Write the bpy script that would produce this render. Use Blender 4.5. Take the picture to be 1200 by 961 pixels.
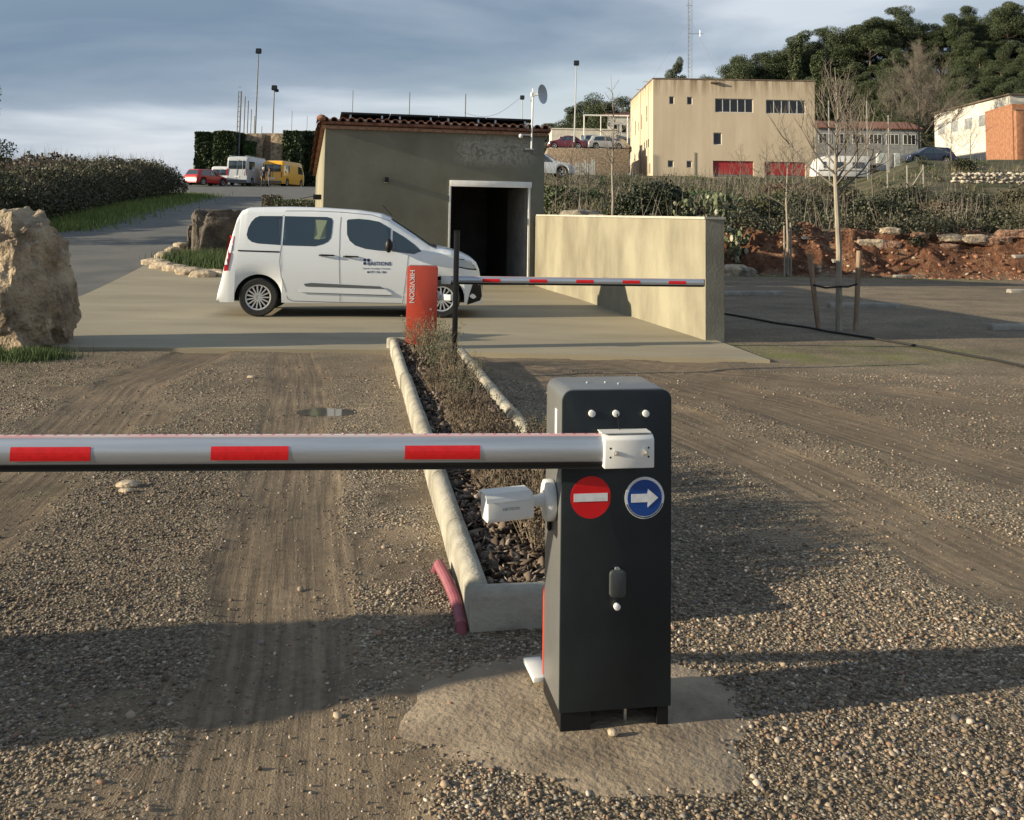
import bpy, bmesh, math, random
import numpy as np
from mathutils import Vector, Matrix, noise as mnoise
random.seed(7); rng = np.random.default_rng(7)
R_ = math.radians
for o in list(bpy.data.objects): bpy.data.objects.remove(o)
sc = bpy.context.scene
col = sc.collection

# ------------------------------------------------------------------ camera
FPX, CXP, CYP, PITCH, ROLL, CAMH = 1150.0, 600.0, 161.0, R_(4.8), R_(0.9), 1.6
cam = bpy.data.cameras.new('camera'); camo = bpy.data.objects.new('camera', cam); col.objects.link(camo)
cam.sensor_width = 36; cam.lens = 36*FPX/1200; cam.shift_y = -(480.5-CYP)/1200
cam.clip_start = .05; cam.clip_end = 9000
RM = Matrix.Rotation(math.pi/2+PITCH, 3, 'X') @ Matrix.Rotation(ROLL, 3, 'Z')
camo.matrix_world = Matrix.Translation((0, 0, CAMH)) @ RM.to_4x4()
sc.camera = camo
# ------------------------------------------------------------------ light
SUN_AZ, SUN_EL = R_(14.5), R_(15)          # light travels towards (+cos az, +sin az)
sd = bpy.data.lights.new('sun', 'SUN'); sd.energy = 5.0; sd.angle = R_(0.6); sd.color = (1, .855, .62)
so = bpy.data.objects.new('sun', sd); col.objects.link(so)
ldir = Vector((math.cos(SUN_EL)*math.cos(SUN_AZ), math.cos(SUN_EL)*math.sin(SUN_AZ), -math.sin(SUN_EL)))
so.rotation_euler = ldir.to_track_quat('-Z', 'Y').to_euler()
w = bpy.data.worlds.new('World'); sc.world = w; w.use_nodes = True
nt = w.node_tree; N = nt.nodes; Lk = nt.links; N.clear()
out = N.new('ShaderNodeOutputWorld'); bg = N.new('ShaderNodeBackground'); bg.inputs[1].default_value = .077
sky = N.new('ShaderNodeTexSky'); sky.sky_type = 'NISHITA'; sky.sun_disc = False
sky.sun_elevation = SUN_EL; sky.sun_rotation = math.atan2(-ldir.x, -ldir.y); sky.air_density = 1.1; sky.dust_density = .6
tc = N.new('ShaderNodeTexCoord')
def nmath(op, a, b=None, nodes=None, links=None):
    n = nodes.new('ShaderNodeMath'); n.operation = op
    for i, v in enumerate((a, b)):
        if v is None: continue
        if isinstance(v, (int, float)): n.inputs[i].default_value = v
        else: links.new(v, n.inputs[i])
    return n.outputs[0]
sep = N.new('ShaderNodeSeparateXYZ'); Lk.new(tc.outputs['Generated'], sep.inputs[0])
zc = nmath('ADD', nmath('MAXIMUM', sep.outputs[2], 0, N, Lk), .14, N, Lk)
cx_ = nmath('DIVIDE', sep.outputs[0], zc, N, Lk); cy_ = nmath('DIVIDE', sep.outputs[1], zc, N, Lk)
cmb = N.new('ShaderNodeCombineXYZ'); Lk.new(cx_, cmb.inputs[0]); Lk.new(cy_, cmb.inputs[1])
mp = N.new('ShaderNodeMapping'); mp.inputs['Scale'].default_value = (.55, .8, 1); mp.inputs['Location'].default_value = (3.1, 1.7, 0)
mp.inputs['Rotation'].default_value = (0, 0, R_(-12)); Lk.new(cmb.outputs[0], mp.inputs[0])
nz = N.new('ShaderNodeTexNoise'); nz.inputs['Scale'].default_value = .9; nz.inputs['Detail'].default_value = 7; nz.inputs['Roughness'].default_value = .5
nz.inputs['Distortion'].default_value = .35; Lk.new(mp.outputs[0], nz.inputs[0])
cr = N.new('ShaderNodeValToRGB'); Lk.new(nz.outputs[0], cr.inputs[0])
e = cr.color_ramp.elements; e[0].position = .36; e[0].color = (1.5, 2.15, 3.0, 1); e[1].position = .62; e[1].color = (5.3, 5.8, 6.4, 1)
m_ = cr.color_ramp.elements.new(.5); m_.color = (2.75, 3.35, 4.15, 1)
nz2 = N.new('ShaderNodeTexNoise'); nz2.inputs['Scale'].default_value = .5; nz2.inputs['Detail'].default_value = 4; Lk.new(mp.outputs[0], nz2.inputs[0])
cr2 = N.new('ShaderNodeValToRGB'); Lk.new(nz2.outputs[0], cr2.inputs[0]); cr2.color_ramp.elements[0].position = .36; cr2.color_ramp.elements[1].position = .52
cr2.color_ramp.elements[0].color = (.45, .45, .45, 1); cr2.color_ramp.elements[1].color = (.95, .95, .95, 1)
mx = N.new('ShaderNodeMix'); mx.data_type = 'RGBA'; Lk.new(cr2.outputs[0], mx.inputs[0]); Lk.new(sky.outputs[0], mx.inputs[6]); Lk.new(cr.outputs[0], mx.inputs[7])
hz_ = N.new('ShaderNodeMapRange'); hz_.inputs[1].default_value = .0; hz_.inputs[2].default_value = .11; hz_.inputs[3].default_value = 1; hz_.inputs[4].default_value = 0; Lk.new(sep.outputs[2], hz_.inputs[0])
nz3 = N.new('ShaderNodeTexNoise'); nz3.inputs['Scale'].default_value = 2.2; nz3.inputs['Detail'].default_value = 6; mp3 = N.new('ShaderNodeMapping'); mp3.inputs['Scale'].default_value = (1, 1, 7); Lk.new(tc.outputs['Generated'], mp3.inputs[0]); Lk.new(mp3.outputs[0], nz3.inputs[0])
cr3 = N.new('ShaderNodeValToRGB'); Lk.new(nz3.outputs[0], cr3.inputs[0]); cr3.color_ramp.elements[0].position = .42; cr3.color_ramp.elements[1].position = .6
mx3 = N.new('ShaderNodeMix'); mx3.data_type = 'RGBA'; Lk.new(nmath('MULTIPLY', hz_.outputs[0], cr3.outputs[0], N, Lk), mx3.inputs[0]); Lk.new(mx.outputs[2], mx3.inputs[6]); mx3.inputs[7].default_value = (6.4, 6.5, 6.6, 1)
Lk.new(mx3.outputs[2], bg.inputs[0]); Lk.new(bg.outputs[0], out.inputs[0])
sc.view_settings.view_transform = 'Standard'; sc.view_settings.look = 'None'; sc.view_settings.exposure = 0.76; sc.view_settings.gamma = 1
sc.view_settings.use_curve_mapping = False
sc.cycles.use_denoising = True
sc.cycles.max_bounces = 5; sc.cycles.diffuse_bounces = 3

# ------------------------------------------------------------------ helpers
def sm(a, b, x):
    t = np.clip((np.asarray(x, float)-a)/(b-a), 0, 1); return t*t*(3-2*t)
def fbm(x, y, s, seed=0, oct=4):
    """cheap vectorised value noise, about -1..1"""
    x = np.asarray(x, float)*s+seed*17.3; y = np.asarray(y, float)*s+seed*9.1; tot = 0; amp = 1; nrm = 0
    for k in range(oct):
        xi = np.floor(x); yi = np.floor(y); xf = x-xi; yf = y-yi; xf = xf*xf*(3-2*xf); yf = yf*yf*(3-2*yf)
        def h(a, b):
            v = np.sin(a*127.1+b*311.7+k*74.7)*43758.5453; return v-np.floor(v)
        v = (h(xi, yi)*(1-xf)+h(xi+1, yi)*xf)*(1-yf)+(h(xi, yi+1)*(1-xf)+h(xi+1, yi+1)*xf)*yf
        tot = tot+amp*(v*2-1); nrm += amp; amp *= .5; x = x*2.03+5.1; y = y*2.03+3.7
    return tot/nrm
def TB(x, y):
    """terrain height without small relief"""
    x = np.asarray(x, float); y = np.asarray(y, float)
    u = x/np.maximum(y, 1)
    t = np.clip(y-17.5, 0, 73); zL = .0603*(t-1.5*(1-np.exp(-t/1.5)))
    zL = zL*sm(-170, -90, x)
    zb = 1.35*sm(30.6, 32.4, y+fbm(x, 0*x, .35, 3)*.9)*sm(1.0, 5.0, x+2)
    zR = zb+.074*np.clip(y-32.5, 0, 64)+2.1*sm(.34, .42, u)*sm(50, 80, y)
    hill = sm(128, 225, y+.0*x)*(25*sm(18, 95, x)+3.0*sm(0, 40, x))
    zR = zR+hill
    w_ = sm(-.185, -.06, u)*sm(14, 22, y)
    return zL*(1-w_)+zR*w_
def ray(px, py):
    return (RM @ Vector(((px-CXP)/FPX, -(py-CYP)/FPX, -1))).normalized()
def G(px, py, z=0.0):
    d = ray(px, py); t = (z-CAMH)/d.z; return Vector((d.x*t, d.y*t, z))
def D(px, py, Y):
    d = ray(px, py); t = Y/d.y; return Vector((d.x*t, Y, CAMH+d.z*t))
def GT(px, py):
    d = ray(px, py); t = 2.0
    while t < 400:
        p = Vector((0, 0, CAMH))+d*t
        if p.z <= float(TB(p.x, p.y)): return p
        t *= 1.004
    return p
def PX(p):
    v = RM.transposed() @ (Vector(p)-Vector((0, 0, CAMH))); return CXP+FPX*v.x/-v.z, CYP-FPX*v.y/-v.z

def nodes_of(m): m.use_nodes = True; return m.node_tree.nodes, m.node_tree.links
MATS = {}
def mat(name, c, c2=None, scale=5, rough=.6, metal=0, bump=0, bscale=None, detail=5, ramp=(.38, .62), stretch=(1, 1, 1), spec=.5, coat=0, bdist=.02, attr=None):
    if name in MATS: return MATS[name]
    m = bpy.data.materials.new(name); n, l = nodes_of(m); b = n['Principled BSDF']
    b.inputs['Base Color'].default_value = (*c, 1); b.inputs['Roughness'].default_value = rough; b.inputs['Metallic'].default_value = metal
    b.inputs['Specular IOR Level'].default_value = spec; b.inputs['Coat Weight'].default_value = coat
    t = n.new('ShaderNodeTexCoord'); mp = n.new('ShaderNodeMapping'); mp.inputs['Scale'].default_value = stretch; l.new(t.outputs['Object'], mp.inputs[0])
    colsock = None
    if c2:
        z = n.new('ShaderNodeTexNoise'); z.inputs['Scale'].default_value = scale; z.inputs['Detail'].default_value = detail; z.inputs['Roughness'].default_value = .6
        l.new(mp.outputs[0], z.inputs[0])
        r = n.new('ShaderNodeValToRGB'); l.new(z.outputs[0], r.inputs[0]); e = r.color_ramp.elements
        e[0].position, e[1].position = ramp; e[0].color = (*c, 1); e[1].color = (*c2, 1); colsock = r.outputs[0]
    if attr:
        a = n.new('ShaderNodeAttribute'); a.attribute_name = attr
        mxx = n.new('ShaderNodeMix'); mxx.data_type = 'RGBA'; mxx.blend_type = 'MULTIPLY'; mxx.inputs[0].default_value = 1
        if colsock: l.new(colsock, mxx.inputs[6])
        else: mxx.inputs[6].default_value = (*c, 1)
        l.new(a.outputs['Color'], mxx.inputs[7]); colsock = mxx.outputs[2]
    if colsock: l.new(colsock, b.inputs['Base Color'])
    if bump:
        z = n.new('ShaderNodeTexNoise'); z.inputs['Scale'].default_value = bscale or scale*4; z.inputs['Detail'].default_value = 6; l.new(mp.outputs[0], z.inputs[0])
        bp = n.new('ShaderNodeBump'); bp.inputs['Strength'].default_value = bump; bp.inputs['Distance'].default_value = bdist; l.new(z.outputs[0], bp.inputs['Height']); l.new(bp.outputs[0], b.inputs['Normal'])
    MATS[name] = m; return m

def tag(o, label=None, cat=None, group=None, kind=None):
    if label: o['label'] = label
    if cat: o['category'] = cat
    if group: o['group'] = group
    if kind: o['kind'] = kind
    return o
def empty(name, loc, rz=0, label=None, cat=None, group=None):
    o = bpy.data.objects.new(name, None); col.objects.link(o); o.location = loc; o.rotation_euler = (0, 0, rz); o.empty_display_size = .1
    return tag(o, label, cat, group)
def link(name, me, m, parent=None, smooth=False):
    if m is not None: me.materials.append(m)
    if smooth: me.shade_smooth()
    o = bpy.data.objects.new(name, me); col.objects.link(o)
    if parent: o.parent = parent
    return o
def npmesh(name, V, F, m, parent=None, smooth=False, attrs=None):
    """V (n,3), F (k,3|4) arrays"""
    V = np.asarray(V, np.float32); F = np.asarray(F, np.int32); me = bpy.data.meshes.new(name)
    me.vertices.add(len(V)); me.vertices.foreach_set('co', V.ravel())
    k = F.shape[1]; me.loops.add(F.size); me.loops.foreach_set('vertex_index', F.ravel())
    me.polygons.add(len(F)); me.polygons.foreach_set('loop_start', np.arange(0, F.size, k, dtype=np.int32))
    me.update(calc_edges=True); me.validate()
    for nm, a in (attrs or {}).items():
        a = np.asarray(a, np.float32)
        if a.ndim == 1:
            at = me.attributes.new(nm, 'FLOAT', 'POINT'); at.data.foreach_set('value', a)
        else:
            at = me.attributes.new(nm, 'FLOAT_COLOR', 'POINT'); at.data.foreach_set('color', a.ravel())
    return link(name, me, m, parent, smooth)
class MB:
    def __init__(s): s.v = []; s.f = []
    def add(s, vs, fs, M=None):
        b = len(s.v)
        s.v += [tuple(M @ Vector(v)) if M is not None else tuple(v) for v in vs]; s.f += [tuple(i+b for i in f) for f in fs]; return s
    def box(s, x0, x1, y0, y1, z0, z1, M=None):
        vs = [(x, y, z) for z in (z0, z1) for y in (y0, y1) for x in (x0, x1)]
        return s.add(vs, [(0, 2, 3, 1), (4, 5, 7, 6), (0, 1, 5, 4), (2, 6, 7, 3), (0, 4, 6, 2), (1, 3, 7, 5)], M)
    def tube(s, pts, r, n=8, cap=True):
        pts = [Vector(p) for p in pts]; rs = r if isinstance(r, (list, tuple)) else [r]*len(pts); vs = []; fs = []
        for i, p in enumerate(pts):
            d = (pts[min(i+1, len(pts)-1)]-pts[max(i-1, 0)]).normalized()
            a = d.orthogonal().normalized() if i == 0 else (a-d*a.dot(d)).normalized()
            b = d.cross(a)
            for k in range(n):
                t = 2*math.pi*k/n; vs.append(p+(a*math.cos(t)+b*math.sin(t))*rs[i])
        for i in range(len(pts)-1):
            for k in range(n): fs.append((i*n+k, i*n+(k+1) % n, (i+1)*n+(k+1) % n, (i+1)*n+k))
        if cap: fs += [tuple(range(n))[::-1], tuple(range((len(pts)-1)*n, len(pts)*n))]
        return s.add(vs, fs)
    def cyl(s, c, axis, r, h, n=24, r2=None):
        c = Vector(c); ax = Vector(axis).normalized(); return s.tube([c, c+ax*h], [r, r if r2 is None else r2], n)
    def prism(s, poly, axis, d0, d1, M=None):
        """poly 2D list; axis 'y': poly=(x,z) extruded in y; 'z': (x,y) in z; 'x': (y,z) in x"""
        f = {'y': lambda p, d: (p[0], d, p[1]), 'z': lambda p, d: (p[0], p[1], d), 'x': lambda p, d: (d, p[0], p[1])}[axis]
        n = len(poly); vs = [f(p, d0) for p in poly]+[f(p, d1) for p in poly]
        fs = [tuple(range(n)), tuple(range(2*n-1, n-1, -1))]+[(i, i+n, (i+1) % n+n, (i+1) % n) for i in range(n)]
        return s.add(vs, fs, M)
    def sphere(s, c, r, n=12, sc_=(1, 1, 1)):
        vs = []; fs = []; c = Vector(c)
        for i in range(n//2+1):
            a = math.pi*i/(n//2)
            for k in range(n):
                t = 2*math.pi*k/n; vs.append(c+Vector((math.sin(a)*math.cos(t)*sc_[0], math.sin(a)*math.sin(t)*sc_[1], math.cos(a)*sc_[2]))*r)
        for i in range(n//2):
            for k in range(n): fs.append((i*n+k, i*n+(k+1) % n, (i+1)*n+(k+1) % n, (i+1)*n+k))
        return s.add(vs, fs)
    def build(s, name, m, parent=None, bevel=0, smooth=False, seg=2):
        me = bpy.data.meshes.new(name); bm = bmesh.new()
        vv = [bm.verts.new(v) for v in s.v]
        for f in s.f:
            try: bm.faces.new([vv[i] for i in f])
            except ValueError: pass
        if bevel or smooth: bmesh.ops.remove_doubles(bm, verts=bm.verts, dist=1e-5)
        bmesh.ops.recalc_face_normals(bm, faces=bm.faces)
        if bevel:
            es = [e for e in bm.edges if len(e.link_faces) == 2 and e.calc_face_angle(0) > .6]
            bmesh.ops.bevel(bm, geom=es, offset=bevel, segments=seg, affect='EDGES', profile=.5, clamp_overlap=True)
        bm.to_mesh(me); bm.free()
        if smooth or bevel:
            me.shade_smooth()
            try: me.set_sharp_from_angle(angle=R_(38))
            except Exception: pass
        return link(name, me, m, parent)
def rrect(x0, x1, z0, z1, r, n=5, top_only=False):
    pts = []
    for cx, cz, a0 in ((x1-r, z1-r, 0), (x0+r, z1-r, 90), (x0+r, z0+r, 180), (x1-r, z0+r, 270)):
        if top_only and a0 >= 180: pts.append((x0 if a0 == 180 else x1, z0)); continue
        for k in range(n+1):
            a = R_(a0+90*k/n); pts.append((cx+r*math.cos(a), cz+r*math.sin(a)))
    return pts
def text(body, size, M, m, parent, name='lettering', ext=.0008, align='CENTER', sx=1.0, bold=0):
    cu = bpy.data.curves.new('t', 'FONT'); cu.body = body; cu.size = size; cu.align_x = align; cu.align_y = 'CENTER'; cu.extrude = ext; cu.offset = bold
    o = bpy.data.objects.new('t', cu); col.objects.link(o); bpy.context.view_layer.update()
    me = bpy.data.meshes.new_from_object(o.evaluated_get(bpy.context.evaluated_depsgraph_get()))
    bpy.data.objects.remove(o); me.transform(M @ Matrix.Diagonal((sx, 1, 1, 1))); me.name = name
    return link(name, me, m, parent)
def copy_tree(o, parent=None):
    c = o.copy(); col.objects.link(c); c.parent = parent
    for ch in o.children: copy_tree(ch, c)
    return c
def leafcloud(P, size, jitter=.5, up=0.0, quad=True, asp=.6):
    """P (n,3) -> verts, faces of randomly turned small leaf quads"""
    n = len(P); a = rng.normal(size=(n, 3)); a[:, 2] += up; a /= np.linalg.norm(a, axis=1)[:, None]
    b = rng.normal(size=(n, 3)); b -= (b*a).sum(1)[:, None]*a; b /= np.linalg.norm(b, axis=1)[:, None]
    s = (size*(1-jitter/2+jitter*rng.random(n)))[:, None]
    V = np.stack([P-a*s*.5, P+b*s*asp*.5, P+a*s*.5, P-b*s*asp*.5], 1).reshape(-1, 3)
    F = np.arange(4*n).reshape(n, 4); return V, F
def tint(n, lo, hi, per=4):
    """per-leaf brightness/hue variation"""
    t = rng.random(n)[:, None]; c = np.array(lo)*(1-t)+np.array(hi)*t
    c = np.concatenate([c, np.ones((n, 1))], 1); return np.repeat(c, per, 0)
def blades(P, h, w, lean=.35):
    """grass/twig triangles standing on points P"""
    n = len(P); hh = (h*(.5+rng.random(n)))[:, None]; a = rng.random(n)*6.283
    d = np.stack([np.cos(a), np.sin(a), 0*a], 1); q = np.stack([-np.sin(a), np.cos(a), 0*a], 1)
    tip = P+np.array([0, 0, 1])*hh+d*hh*lean*(rng.random(n)[:, None]*1.6)
    V = np.stack([P-q*w, P+q*w, tip], 1).reshape(-1, 3); return V, np.arange(3*n).reshape(n, 3)

# ------------------------------------------------------------------ GROUND (one sheet)
def lines(*seg):
    a = []
    for s0, s1, st in seg: a += list(np.arange(s0, s1, st))
    return np.array(sorted(set(np.round(a, 4))))
xs = np.concatenate([-np.geomspace(150, 4500, 16)[::-1], lines((-149, -40, 2), (-40, -11, .5), (-11, -4.2, .12), (-4.2, 5.2, .045), (5.2, 13, .1), (13, 45, .25), (45, 150, 1.2)), np.geomspace(151, 4500, 16)])
ys = np.concatenate([-np.geomspace(20, 500, 6)[::-1], lines((-18, 2, 1), (2, 10, .04), (10, 14, .08), (14, 30, .2), (30, 33.6, .07), (33.6, 45, .3), (45, 130, 1), (130, 260, 3)), np.geomspace(264, 4500, 18)])
X, Y = np.meshgrid(xs, ys)
def trackmask(pts, hw, soft):
    """pts world polyline; returns mask, lateral coord"""
    best = np.full(X.shape, 9.0); lat = np.zeros(X.shape)
    for (x0, y0), (x1, y1) in zip(pts[:-1], pts[1:]):
        dx, dy = x1-x0, y1-y0; L = math.hypot(dx, dy); t = np.clip(((X-x0)*dx+(Y-y0)*dy)/L/L, 0, 1)
        d = np.hypot(X-x0-t*dx, Y-y0-t*dy); la = ((X-x0)*dy-(Y-y0)*dx)/L
        k = d < best; best = np.where(k, d, best); lat = np.where(k, la, lat)
    return 1-sm(hw, hw+soft, best+.1*fbm(X, Y, 2.2, 5)), lat
def g2(*pp): return [tuple(G(*p)[:2]) for p in pp]
tracks = [(g2((345, 415), (350, 440), (345, 500), (330, 600), (320, 760), (290, 961))+[(-.75, 1.5)], .20, .22),
          (g2((235, 415), (150, 450), (60, 540), (-60, 640))+[(-3.2, 2.5)], .24, .3),
          (g2((560, 420), (640, 440), (760, 480), (950, 560), (1200, 680))+[(3.6, 3.2), (4.5, 2)], .26, .3),
          (g2((620, 418), (720, 430), (900, 470), (1200, 560))+[(5.6, 5), (7.5, 3)], .30, .35),
          (g2((700, 424), (860, 440), (1060, 460), (1300, 500))+[(9, 6)], .22, .3)]
dirt = np.zeros(X.shape); lat = np.zeros(X.shape)
for pts, hw, so_ in tracks:
    mk, la = trackmask(pts, hw, so_); lat = np.where(mk > dirt, la, lat); dirt = np.maximum(dirt, mk)
# broad packed fines where cars drive
broad = np.clip(.55*np.exp(-((X+2.0)/1.1)**2)*sm(5, 8, Y)+.3*sm(8.5, 11, Y)*(X < 0)+.12*sm(15, 20, Y), 0, 1)*(.6+.6*fbm(X, Y, .7, 9))
right_arc = sm(-.2, .8, X-.6-.15*(10-Y))*sm(4.6, 6.4, Y)*.45
patch_ = .85*sm(.12, .5, fbm(X, Y, .8, 88)+.25*fbm(X, Y, 3.5, 89))
dirt = np.maximum(dirt, patch_*(np.abs(X) < 14))
dirt = np.clip(np.maximum(dirt*(.85+.4*fbm(X, Y, 1.1, 77)), broad+right_arc), 0, 1)
Z = TB(X, Y)
nearw = (np.abs(X) < 16)*(Y > 1.9)*(Y < 30)
ridge = np.sin(lat*75+1.5*fbm(X, Y, .8, 2))*sm(.3, .9, dirt)*np.clip(.4+fbm(X, Y, .6, 21), 0, 1)
Z = Z+nearw*(.010*fbm(X, Y, 1.3, 1)-.016*sm(.5, 1, dirt)*(dirt > 0)*(Y < 13)+.006*ridge*(Y < 12)+.004*fbm(X, Y, 11, 4, 3)*(1-dirt))
bank = (X > -1)*sm(30.3, 30.9, Y+fbm(X, 0*X, .35, 3)*.9)*(1-sm(32.2, 33.2, Y+fbm(X, 0*X, .35, 3)*.9+.5*fbm(X, Y, .8, 8)))*sm(.2, .6, sm(.06, .11, X/np.maximum(Y, 1)))
Z = Z+bank*(.42*fbm(X, Y*1.2, 1.3, 11, 6)+.22*np.abs(fbm(X, Y, 3.6, 12, 5)))
past = sm(32.5, 34, Y)*sm(-3, 3, X)*(Y < 250)
Z = Z+past*(.25*fbm(X, Y, .22, 31, 4))
pdl = G(386, 480); Z = Z-.035*np.exp(-(((X-pdl.x)/.30)**2+((Y-pdl.y)/.22)**2)**1.5)*(1+.5*fbm(X, Y, 6, 9))
# planter bed and slab areas sink slightly so nothing pokes through
def inpoly(poly):
    ins = np.zeros(X.shape, bool); n = len(poly)
    for i in range(n):
        (x1, y1), (x2, y2) = poly[i], poly[(i+1) % n]
        ins ^= ((y1 > Y) != (y2 > Y)) & (X < (x2-x1)*(Y-y1)/((y2-y1) or 1e-9)+x1)
    return ins
slab_near = [(-11, 12.3), (-9.3, 11.95), (-7.4, 11.75), (-5.16, 11.66), (-3.3, 11.76), (-1.4, 11.85), (3.02, 11.5)]
slab_far = [(-11, 16.9), (-9.4, 17.25), (-7.9, 17.75), (-8.95, 24.3), (-6.3, 23.3), (-4.4, 23.0), (1.35, 24.6)]
insl = inpoly(slab_near+slab_far[::-1])
Z = np.where(insl, TB(X, Y)-.03, Z)
green = sm(.1, .55, fbm(X, Y, .5, 41)+1.7*np.exp(-((X-4.1)/2.2)**2-((Y-12.4)/1.0)**2)+.5*np.exp(-((X+3.1)/.7)**2-((Y-5.3)/.7)**2)+.35*np.exp(-((X-5.5)/4)**2-((Y-17.5)/1.6)**2)-.45)*(Y < 30)*(1-.6*dirt)*np.clip(.55+1.1*fbm(X, Y, 2.6, 46), 0, 1.2)
green = np.maximum(green, .8*sm(29.2, 30.0, Y)*(1-sm(30.3, 30.9, Y))*(X > 4)*sm(-.2, .3, fbm(X, Y, 1.1, 44)))
damp = np.clip(.55+.7*fbm(X, Y, .35, 51)+.35*np.exp(-((X+3)/1.6)**2)*(Y < 6)-.75*np.exp(-((X+.35)/1.0)**2)*(Y < 10)-.35*sm(10, 16, Y), 0, 1)
veg = np.maximum(past, (1-sm(-.33, -.30, X/np.maximum(Y, 1)))*sm(17, 19, Y))
ny, nx = X.shape
idx = np.arange(nx*ny).reshape(ny, nx)
Fq = np.stack([idx[:-1, :-1], idx[:-1, 1:], idx[1:, 1:], idx[1:, :-1]], -1).reshape(-1, 4)
gm = bpy.data.materials.new('gravel_ground'); n, l = nodes_of(gm); b = n['Principled BSDF']
def AT(nm): a = n.new('ShaderNodeAttribute'); a.attribute_name = nm; return a.outputs['Fac']
def mixc(f, a, bb, bt='MIX'):
    x = n.new('ShaderNodeMix'); x.data_type = 'RGBA'; x.blend_type = bt
    if isinstance(f, float): x.inputs[0].default_value = f
    else: l.new(f, x.inputs[0])
    for i, v in ((6, a), (7, bb)):
        if isinstance(v, tuple): x.inputs[i].default_value = (*v, 1)
        else: l.new(v, x.inputs[i])
    return x.outputs[2]
def noi(s, det=5, vec=None, r=.55):
    z = n.new('ShaderNodeTexNoise'); z.inputs['Scale'].default_value = s; z.inputs['Detail'].default_value = det; z.inputs['Roughness'].default_value = r
    l.new(vec or tcg.outputs['Object'], z.inputs[0]); return z.outputs[0]
def rmp(v, *st):
    r = n.new('ShaderNodeValToRGB'); l.new(v, r.inputs[0]); e = r.color_ramp.elements
    while len(e) < len(st): e.new(.5)
    for i, (p, c) in enumerate(st): e[i].position = p; e[i].color = (*c, 1) if isinstance(c, tuple) else (c, c, c, 1)
    return r.outputs[0]
tcg = n.new('ShaderNodeTexCoord')
vo = n.new('ShaderNodeTexVoronoi'); vo.inputs['Scale'].default_value = 84; l.new(tcg.outputs['Object'], vo.inputs['Vector'])
sv = n.new('ShaderNodeSeparateColor'); l.new(vo.outputs['Color'], sv.inputs[0])
stone = rmp(sv.outputs[0], (0, (.105, .083, .06)), (.3, (.185, .15, .107)), (.62, (.27, .222, .16)), (.86, (.37, .315, .235)), (1, (.58, .52, .43)))
fines = rmp(noi(30, 6), (.3, (.185, .143, .10)), (.7, (.275, .218, .155)))
streakv = n.new('ShaderNodeCombineXYZ'); l.new(nmath('MULTIPLY', AT('lat'), 26.0, n, l), streakv.inputs[0])
sx_ = n.new('ShaderNodeSeparateXYZ'); l.new(tcg.outputs['Object'], sx_.inputs[0]); l.new(nmath('MULTIPLY', sx_.outputs[1], .9, n, l), streakv.inputs[1])
streak = noi(1.0, 4, streakv.outputs[0])
fines = mixc(.75, fines, rmp(streak, (.38, .42), (.62, 1.0)), 'MULTIPLY')
dsel = nmath('ADD', AT('dirt'), nmath('MULTIPLY', nmath('SUBTRACT', noi(9, 5), .5, n, l), 1.3, n, l), n, l)
dmask = rmp(dsel, (.3, 0.0), (.75, 1.0))
c0 = mixc(dmask, stone, fines)
gap = rmp(vo.outputs['Distance'], (.30, 1.0), (.62, .58))
c0 = mixc(nmath('SUBTRACT', 1.0, dmask, n, l), c0, mixc(1.0, c0, gap, 'MULTIPLY'))
c0 = mixc(nmath('MULTIPLY', AT('damp'), .8, n, l), c0, mixc(1.0, c0, (.62, .59, .56), 'MULTIPLY'))
c0 = mixc(nmath('MULTIPLY', AT('green'), .9, n, l), c0, rmp(noi(40, 4), (.3, (.075, .095, .025)), (.7, (.16, .18, .05))))
c0 = mixc(1.0, c0, rmp(noi(1.3, 6, None, .65), (.35, (.78, .77, .74)), (.62, (1.2, 1.16, 1.08))), 'MULTIPLY')
clay = rmp(noi(2.2, 9, None, .7), (.32, (.065, .038, .022)), (.47, (.185, .08, .042)), (.58, (.28, .14, .078)), (.7, (.38, .30, .21)))
c0 = mixc(AT('bank'), c0, clay)
scrubc = rmp(noi(.35, 7), (.3, (.075, .06, .035)), (.5, (.06, .065, .028)), (.62, (.14, .11, .07)), (.75, (.06, .085, .03)))
c0 = mixc(AT('veg'), c0, scrubc)
l.new(c0, b.inputs['Base Color']); b.inputs['Roughness'].default_value = .85; b.inputs['Specular IOR Level'].default_value = .3
hs = nmath('MULTIPLY', nmath('SUBTRACT', 1.0, vo.outputs['Distance'], n, l), nmath('SUBTRACT', 1.1, dmask, n, l), n, l)
hs = nmath('ADD', hs, nmath('MULTIPLY', streak, nmath('MULTIPLY', dmask, .7, n, l), n, l), n, l)
hs = nmath('ADD', hs, nmath('MULTIPLY', noi(160, 3), .35, n, l), n, l)
bp = n.new('ShaderNodeBump'); bp.inputs['Strength'].default_value = .8; bp.inputs['Distance'].default_value = .012; l.new(hs, bp.inputs['Height'])
bp2 = n.new('ShaderNodeBump'); bp2.inputs['Distance'].default_value = .4; l.new(nmath('MULTIPLY', AT('bank'), 1.0, n, l), bp2.inputs['Strength']); l.new(noi(3.5, 8, None, .7), bp2.inputs['Height']); l.new(bp.outputs[0], bp2.inputs['Normal'])
l.new(bp2.outputs[0], b.inputs['Normal'])
r_ = lambda a: a.ravel()
ground = npmesh('ground', np.stack([r_(X), r_(Y), r_(Z)], 1), Fq, gm, None, True, dict(dirt=r_(dirt), lat=r_(lat), green=r_(green), damp=r_(damp), bank=r_(bank), veg=r_(veg*(1-bank))))
tag(ground, kind='structure')
from bisect import bisect
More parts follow.
